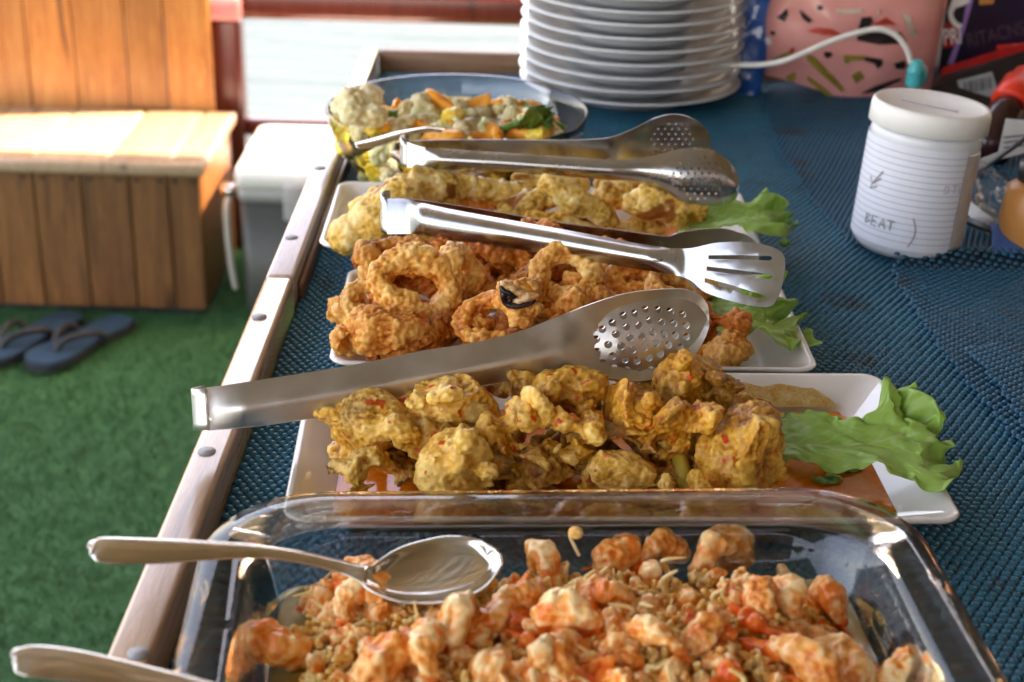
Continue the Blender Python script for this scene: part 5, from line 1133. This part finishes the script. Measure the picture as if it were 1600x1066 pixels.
sl_ = box(-.023, .023, -.0012, .0012, z1 - .0021, z1 - .0014, 0, 1); sl_.transform(Matrix.Rotation(AF + math.pi / 2 - .28, 4, 'Z') @ Matrix.Translation((0, -.0075, 0))); jl('slot_shadow', sl_, 'label_grey', False)

# ------------------------------------------------------------------ clutter at the back right
def crumple(vs_fn, nu, nv, amp, sc, seed):
    vs = []
    for i in range(nu):
        for j in range(nv):
            p = Vector(vs_fn(i / (nu - 1), j / (nv - 1))); d = noise.ridged_multi_fractal(p * sc + Vector((seed, 0, 0)), .9, 2, 3, 1, 2) - 1; e = noise.noise_vector(p * sc * .6 + Vector((seed, 5, 1)))
            vs.append(p + e * amp + Vector((0, -amp * .5, 0)) * d)
    return mesh(vs, [(i * nv + j, (i + 1) * nv + j, (i + 1) * nv + j + 1, i * nv + j + 1) for i in range(nu - 1) for j in range(nv - 1)])
# pink bag: a bulging pouch standing on the mat
def pink():
    y0 = 1.66; c = PY(1320, 30, y0); base = P(1310, 152, .757)
    t = thing('pink_bag', (c.x, y0, .757), 'pink patterned plastic bag with dark cut-out shapes behind the jar', 'bag')
    # front outline in picture points -> standing surface with belly
    top = -60
    def edge(s):  # s 0..1 left to right at parameter v (0 bottom,1 top)
        return s
    L = [(1196, 118), (1188, 95), (1192, 50), (1208, 0), (1225, -70)]; Rr = [(1448, 158), (1462, 120), (1472, 60), (1482, 0), (1500, -70)]; Bt = [(1196, 118), (1240, 135), (1310, 156), (1370, 162), (1448, 158)]
    Ls = spline([(a, b, 0) for a, b in L], 8); Rs = spline([(a, b, 0) for a, b in Rr], 8); Bs = spline([(a, b, 0) for a, b in Bt], 8); n = 33; m = 33
    def surf(u, v, o=0):
        l = Ls[min(32, int(v * 32))]; r = Rs[min(32, int(v * 32))]; b = Bs[min(32, int(u * 32))]
        x = l.x + (r.x - l.x) * u; yb0 = b.y; y = yb0 + (-70 - yb0) * v
        belly = .045 * math.sin(math.pi * u) ** .5 * math.sin(math.pi * min(1, .12 + v * .75)) ** .7 if 0 < u < 1 else 0
        return PY(x, y, y0 - belly - o + .02 + .004 * noise.noise(Vector((u * 5, v * 5, 2))))
    vs = [surf(i / (n - 1), j / (m - 1)) for i in range(n) for j in range(m)]; fs = [(i * m + j, (i + 1) * m + j, (i + 1) * m + j + 1, i * m + j + 1) for i in range(n - 1) for j in range(m - 1)]
    k = len(vs); bk = [Vector((p.x, 2 * (y0 + .02) - p.y, p.z)) for p in vs]; vs += bk; fs += [tuple(k + q for q in f[::-1]) for f in fs]
    link('pouch', mesh(vs, fs), 'pink_plastic', t)
    def uv(px, py):
        best = None
        for i in range(33):
            for j in range(33):
                p = proj(surf(i / 32, j / 32)); d = (p[0] - px) ** 2 + (p[1] - py) ** 2
                if best is None or d < best[0]: best = (d, i / 32, j / 32)
        return best[1], best[2]
    def patch(pts, mt, nm='print'):
        sp = resamp(pts, 5); vs = []
        for px, py in sp:
            d = (PY(px, py, y0) - CAM).normalized(); u, v = uv(px, py); yy_ = surf(u, v).y - .0025; vs.append(PY(px, py, yy_))
        c_ = sum(vs, Vector()) / len(vs); vs.append(c_); n_ = len(sp); link(nm, mesh(vs, [(i, (i + 1) % n_, n_) for i in range(n_)]), mt, t, sm=False)
    cv = lambda x, y: (1130 + x / 5.92, y / 5.92)
    for mt, pts in [('black_print', [(495, 165), (590, 80), (600, 140), (570, 200)]), ('black_print', [(705, 90), (830, 190), (790, 215), (730, 170)]), ('black_print', [(870, 50), (915, 50), (925, 85), (890, 100), (868, 80)]), ('black_print', [(435, 290), (475, 290), (478, 325), (440, 325)]),
        ('olive_print', [(450, 545), (640, 470), (655, 500), (500, 560)]), ('red_print', [(610, 460), (650, 440), (655, 490), (625, 505)]), ('olive_print', [(775, 510), (830, 520), (1000, 690), (1110, 820), (1105, 860), (1040, 800), (900, 680), (780, 560)]), ('black_print', [(935, 480), (1000, 485), (1005, 520), (960, 545), (930, 510)]),
        ('olive_print', [(1115, 510), (1310, 520), (1310, 560), (1180, 560), (1150, 590), (1120, 575)]), ('black_print', [(1310, 525), (1470, 550), (1475, 600), (1430, 640), (1400, 590), (1310, 565)]), ('olive_print', [(1190, 700), (1260, 655), (1305, 715), (1225, 775)]), ('olive_print', [(575, 720), (660, 665), (675, 720), (630, 765)]),
        ('olive_print', [(780, 700), (900, 790), (1020, 890), (960, 890), (850, 810), (780, 740)]), ('black_print', [(1270, 870), (1400, 800), (1640, 720), (1640, 745), (1420, 850)]), ('black_print', [(1580, 590), (1680, 560), (1690, 640), (1600, 640)]),
        ('red_print', [(780, 290), (850, 255), (1000, 270), (1100, 320), (1080, 340), (900, 320)]), ('pale_print', [(1030, 90), (1280, 80), (1290, 125), (1060, 130)]), ('pale_print', [(1410, 90), (1450, 80), (1460, 120), (1430, 140)]),
        ('black_print', [(1280, 165), (1370, 155), (1385, 200), (1330, 290), (1240, 290)]), ('black_print', [(1240, 300), (1640, 300), (1700, 400), (1450, 415), (1240, 375)]), ('red_print', [(1390, 230), (1510, 160), (1600, 230)]), ('pale_print', [(1640, 120), (1720, 140), (1800, 340), (1740, 350)])]:
        patch([cv(*q) for q in pts], mt)
    patch([(1195, 60), (1204, 58), (1206, 68), (1198, 71)], 'pack_white')
pink()
# blue foil bag between stack and pink bag
t = thing('blue_bag', P(1180, 140, .757), 'crinkled shiny blue plastic bag standing right of the plate stack', 'bag')
yb2 = t.location.y
def bluefn(u, v):
    a = u * 2 * math.pi; l = 1150 + (1162 - 1150) * v; r = 1190 + (1232 - 1190) * v; cx = (l + r) / 2; hw = (r - l) / 2 * (1.0)
    p = PY(cx + hw * math.cos(a), 150 - 230 * v, yb2); return (p.x, yb2 + .012 * math.sin(a), p.z)
me = crumple(bluefn, 60, 60, .004, 38, 2.0); link('pouch', me, 'blue_plastic', t)
# cellophane beside it
t = thing('clear_bag', P(1150, 138, .757), 'crumpled clear cellophane bag between plates and blue bag', 'bag'); yb3 = t.location.y - .03
def cfn(u, v):
    p = PY(1142 + 26 * u + 4 * v, 138 - 200 * v, yb3); return (p.x, yb3 + .01 * math.sin(u * 3), p.z)
me = crumple(cfn, 34, 60, .007, 60, 5.0); link('sheet', me, 'clear_plastic', t)
# cable with teal plug
t = thing('charging_cable', P(1240, 110, .78), 'white cable looping over the pink bag to a teal plug', 'cable')
yc = 1.585
cp = [PY(1110, 104, yc + .04), PY(1150, 102, yc + .02), PY(1190, 101, yc), PY(1225, 95, yc - .01), PY(1262, 80, yc - .01), PY(1305, 62, yc - .01), PY(1345, 50, yc - .01), PY(1375, 46, yc - .01), PY(1400, 56, yc - .01), PY(1416, 76, yc - .01), PY(1424, 100, yc - .01)]
link('cord', tube(spline(cp, 8), .0030, 12), 'white_cable', t)
link('plug', lathe([(0, 0), (.008, 0), (.0088, .004), (.0085, .016), (.0095, .018), (.0075, .020), (.0075, .026), (.004, .029), (0, .029)], 20), 'teal_plug', t, world=False).location = PY(1427, 136, yc - .01) - t.location
link('plug', lathe([(0, 0), (.006, 0), (.0075, .006), (.005, .016), (0, .017)], 14), 'teal_plug', t, world=False).location = PY(1437, 128, yc - .004) - t.location

def slab_px(corners, y, th, name, mt, root, bev=.002):
    """a boxy packet whose front face has these picture corners on the vertical plane y"""
    f = [PY(a, b, y if not isinstance(y, (list, tuple)) else y[i]) for i, (a, b) in enumerate(corners)]; n = (f[1] - f[0]).cross(f[3] - f[0]).normalized(); n = n if n.y > 0 else -n
    vs = f + [p + n * th for p in f]; me = flipfix(mesh(vs, [(0, 1, 2, 3), (7, 6, 5, 4), (0, 4, 5, 1), (1, 5, 6, 2), (2, 6, 7, 3), (3, 7, 4, 0)]))
    if bev:
        bm = bmesh.new(); bm.from_mesh(me); bmesh.ops.bevel(bm, geom=bm.edges[:], offset=bev, segments=2, affect='EDGES', profile=.5); bm.to_mesh(me); bm.free()
    return link(name, me, mt, root, sm=False)
def decal(corners, y, name, mt, root, o=.0008):
    vs = [PY(a, b, (y[i] if isinstance(y, (list, tuple)) else y) - o) for i, (a, b) in enumerate(corners)]; k = len(vs); vs.append(sum(vs, Vector()) / k)
    return link(name, mesh(vs, [(i, (i + 1) % k, k) for i in range(k)]), mt, root, sm=False)
def text_px(s, px, py, hpx, y, ang, mt, root, name='lettering', o=.0012, wscale=1.0):
    cu = bpy.data.curves.new('t', 'FONT'); cu.body = s; cu.size = 1; cu.offset = .015; ob = bpy.data.objects.new('t', cu); COL.objects.link(ob); dg = bpy.context.evaluated_depsgraph_get(); me = bpy.data.meshes.new_from_object(ob.evaluated_get(dg)); bpy.data.objects.remove(ob)
    n = len(me.vertices); co = np.empty(n * 3, 'f'); me.vertices.foreach_get('co', co); co = co.reshape(-1, 3); out = np.empty_like(co)
    k = hpx / .72; c_, s_ = math.cos(ang), math.sin(ang)
    for i in range(n):
        x, z = co[i, 0] * k * wscale, co[i, 1] * k; qx = px + c_ * x + s_ * z; qy = py - (-s_ * x * -1) * -1 if False else py - (s_ * x * -1 + 0) * 1 - c_ * z
        qx = px + c_ * x + s_ * z; qy = py + s_ * x - c_ * z
        out[i] = PY(qx, qy, y - o)
    me.vertices.foreach_set('co', out.ravel()); me.update(); return link(name, me, mt, root, sm=False)
# tall dark snack box
ys = 1.70
t = thing('snack_box', PY(1530, 130, ys), 'tall dark purple snack carton with white curl logo', 'carton')
slab_px([(1462, 150), (1600, 150), (1612, -60), (1486, -60)], ys, .05, 'carton', 'pack_purple', t)
decal([(1463, 140), (1486, 128), (1512, 0), (1516, -40), (1487, -40)], ys, 'side_stripe', 'pack_black', t)
decal([(1490, 100), (1480, 101), (1504, 40), (1512, -5), (1522, -5), (1508, 45)], ys, 'lilac_stripe', 'pack_lilac', t, .0012)
decal([(1472, 76), (1492, 72), (1500, 42), (1478, 34)], ys, 'red_badge', 'pack_red', t, .0014)
text_px('PRI', 1474, 70, 25, ys, -.08, 'pack_white', t, o=.0022, wscale=.62)
ring_ = []
for i in range(17):
    a = rad(200 - i * 13); ring_.append((1506 + 22 * math.cos(a + 1.2), 22 - 22 * math.sin(a + 1.2)))
def ribbon_px(pts, w_, y, nm, mt, root, o):
    L_ = []; R_ = []
    for i in range(len(pts)):
        a = pts[max(i - 1, 0)]; b = pts[min(i + 1, len(pts) - 1)]; d = math.hypot(b[0] - a[0], b[1] - a[1]) or 1; nx, ny = -(b[1] - a[1]) / d * w_[i], (b[0] - a[0]) / d * w_[i]
        L_.append(PY(pts[i][0] + nx, pts[i][1] + ny, y - o)); R_.append(PY(pts[i][0] - nx, pts[i][1] - ny, y - o))
    n_ = len(pts); return link(nm, mesh(L_ + R_, [(i, i + 1, n_ + i + 1, n_ + i) for i in range(n_ - 1)]), mt, root, sm=False)
ribbon_px([(1508, -8), (1497, 2), (1489, 10), (1485, 20), (1487, 30), (1493, 38), (1502, 43)], [14, 10, 5, 4, 4, 4, 5], ys, 'curl_logo', 'pack_white', t, .0016)
text_px('RITACNS', 1512, 74, 22, ys, -.22, 'pack_letters', t, o=.0014, wscale=.75)
decal([(1530, 8), (1552, 6), (1556, -10), (1530, -10)], ys, 'brown_patch', 'orange_skin', t, .0016)
# red and black packet lying in front
yr = 1.60
t = thing('snack_packet', PY(1540, 160, yr), 'black and red snack packet with a grey barcode label', 'packet')
slab_px([(1456, 136), (1610, 190), (1640, 60), (1472, 108)], [yr, yr, yr + .03, yr + .03], .02, 'packet', 'pack_black', t)
yq = [yr, yr, yr + .03, yr + .03]
decal([(1470, 118), (1560, 92), (1640, 68), (1640, 58), (1560, 78), (1472, 106)], yr + .018, 'red_band', 'pack_red', t, .002)
decal([(1500, 146), (1562, 200), (1562, 150), (1550, 112), (1496, 126)], yr + .006, 'barcode_label', 'label_grey', t, .002)
for i in range(10):
    x = 1507 + i * 4.4; wv = (1.6, .8, 2.2, 1.0, 1.4, .8, 2.0, 1.2, .8, 1.8)[i]; decal([(x, 146 - i * .8), (x + wv, 146 - i * .8), (x + wv - 1, 128 - i * .9), (x - 1, 128 - i * .9)], yr + .006, 'barcode_bar', 'pack_black', t, .003)
# red capped bottle lying at the right edge
t = thing('sauce_bottle', PY(1585, 150, 1.50), 'dark sauce bottle with a bright red ribbed cap', 'bottle')
a, b = PY(1604, 118, 1.50), PY(1578, 165, 1.47); d = (b - a).normalized()
link('cap', tube([a - d * .004, a, a + d * .012, a + d * .013, b - d * .002, b], [.010, .013, .014, .018, .020, .019], 26), 'cap_red', t)
link('bottle', tube([b + d * .0005, b + d * .012, b + d * .05, PY(1545, 245, 1.42)], [.015, .018, .020, .018], 24), 'bottle_dark', t)
# red bag behind at right
t = thing('red_packet', PY(1590, 110, 1.66), 'glossy dark red packet slumped at the right edge', 'packet')
me = crumple(lambda u, v: tuple(PY(1556 + 90 * u, 150 - 78 * v - 10 * u, 1.66 - .02 * math.sin(u * 3))), 30, 30, .005, 30, 9); link('pouch', me, 'pack_red', t)
# papers, plastic cup bag and strap
t = thing('printed_label', PY(1585, 240, 1.36), 'white printed paper label leaning behind the clear plastic bag', 'label')
slab_px([(1558, 250), (1612, 236), (1622, 190), (1572, 186)], 1.36, .0008, 'paper', 'pack_white', t, 0)
for i, wv in enumerate((40, 34, 36)): decal([(1568, 214 + i * 8), (1568 + wv, 210 + i * 8), (1568 + wv, 212 + i * 8), (1568, 216 + i * 8)], 1.36, 'text_line', 'pack_letters', t)
t = thing('white_carton_flap', PY(1545, 260, 1.33), 'pale card flap sticking out right beside the jar', 'card')
slab_px([(1524, 272), (1560, 250), (1562, 238), (1530, 250)], 1.33, .001, 'card', 'pack_white', t, 0)
t = thing('black_strap', PY(1570, 240, 1.30), 'thin black strap running diagonally above the clear plastic bag', 'strap')
link('strap', tube([PY(1520, 278, 1.31), PY(1545, 258, 1.30), PY(1575, 236, 1.29), PY(1612, 210, 1.28)], .0022, 8), 'dark_tape', t)
t = thing('clear_cup_bag', PY(1560, 330, 1.25), 'crumpled clear plastic bag with a white crinkled base beside the jar', 'bag')
def cup(u, v):
    a = u * 2 * math.pi; c = (1541 + 24 * v, 352 - 92 * v); hw = 30 + 14 * v; p = PY(c[0] + hw * math.cos(a) * .9, c[1] + 18 * math.cos(a), 1.25); return (p.x, 1.25 + .022 * math.sin(a), p.z)
link('film', crumple(cup, 70, 46, .010, 55, 3.3), 'clear_plastic', t)
link('crinkled_base', crumple(lambda u, v: tuple(Vector(cup(u, -.05 + v * .28)) * 1.0), 60, 14, .002, 110, 4.1), 'pack_white', t)
t = thing('blue_wrapper', PY(1570, 380, 1.21), 'folded blue and white wrapper under the clear bag', 'wrapper')
link('foil', crumple(lambda u, v: tuple(P(1548 + 60 * u, 398 - 50 * v, .766 + .014 * v)), 30, 20, .004, 50, 7), 'crumple_blue', t)
t = thing('black_tray_edge', PY(1560, 362, 1.2), 'thin black tray rim lying on the mat behind the jar', 'tray')
link('rim', tube([P(1500, 340, .766), P(1545, 358, .766), P(1600, 380, .764), P(1650, 398, .762)], .0035, 8), 'dark_tape', t)
t = thing('orange_jar', P(1608, 395, .757), 'orange brown glossy jar cut off by the right photo edge', 'jar')
link('body', lathe([(0, 0), (.022, 0), (.026, .004), (.028, .03), (.026, .055), (.018, .062), (0, .062)], 40), 'orange_skin', t, world=False)
link('cap', lathe([(0, .0625), (.019, .0625), (.019, .076), (0, .077)], 32), 'dark_tape', t, world=False)
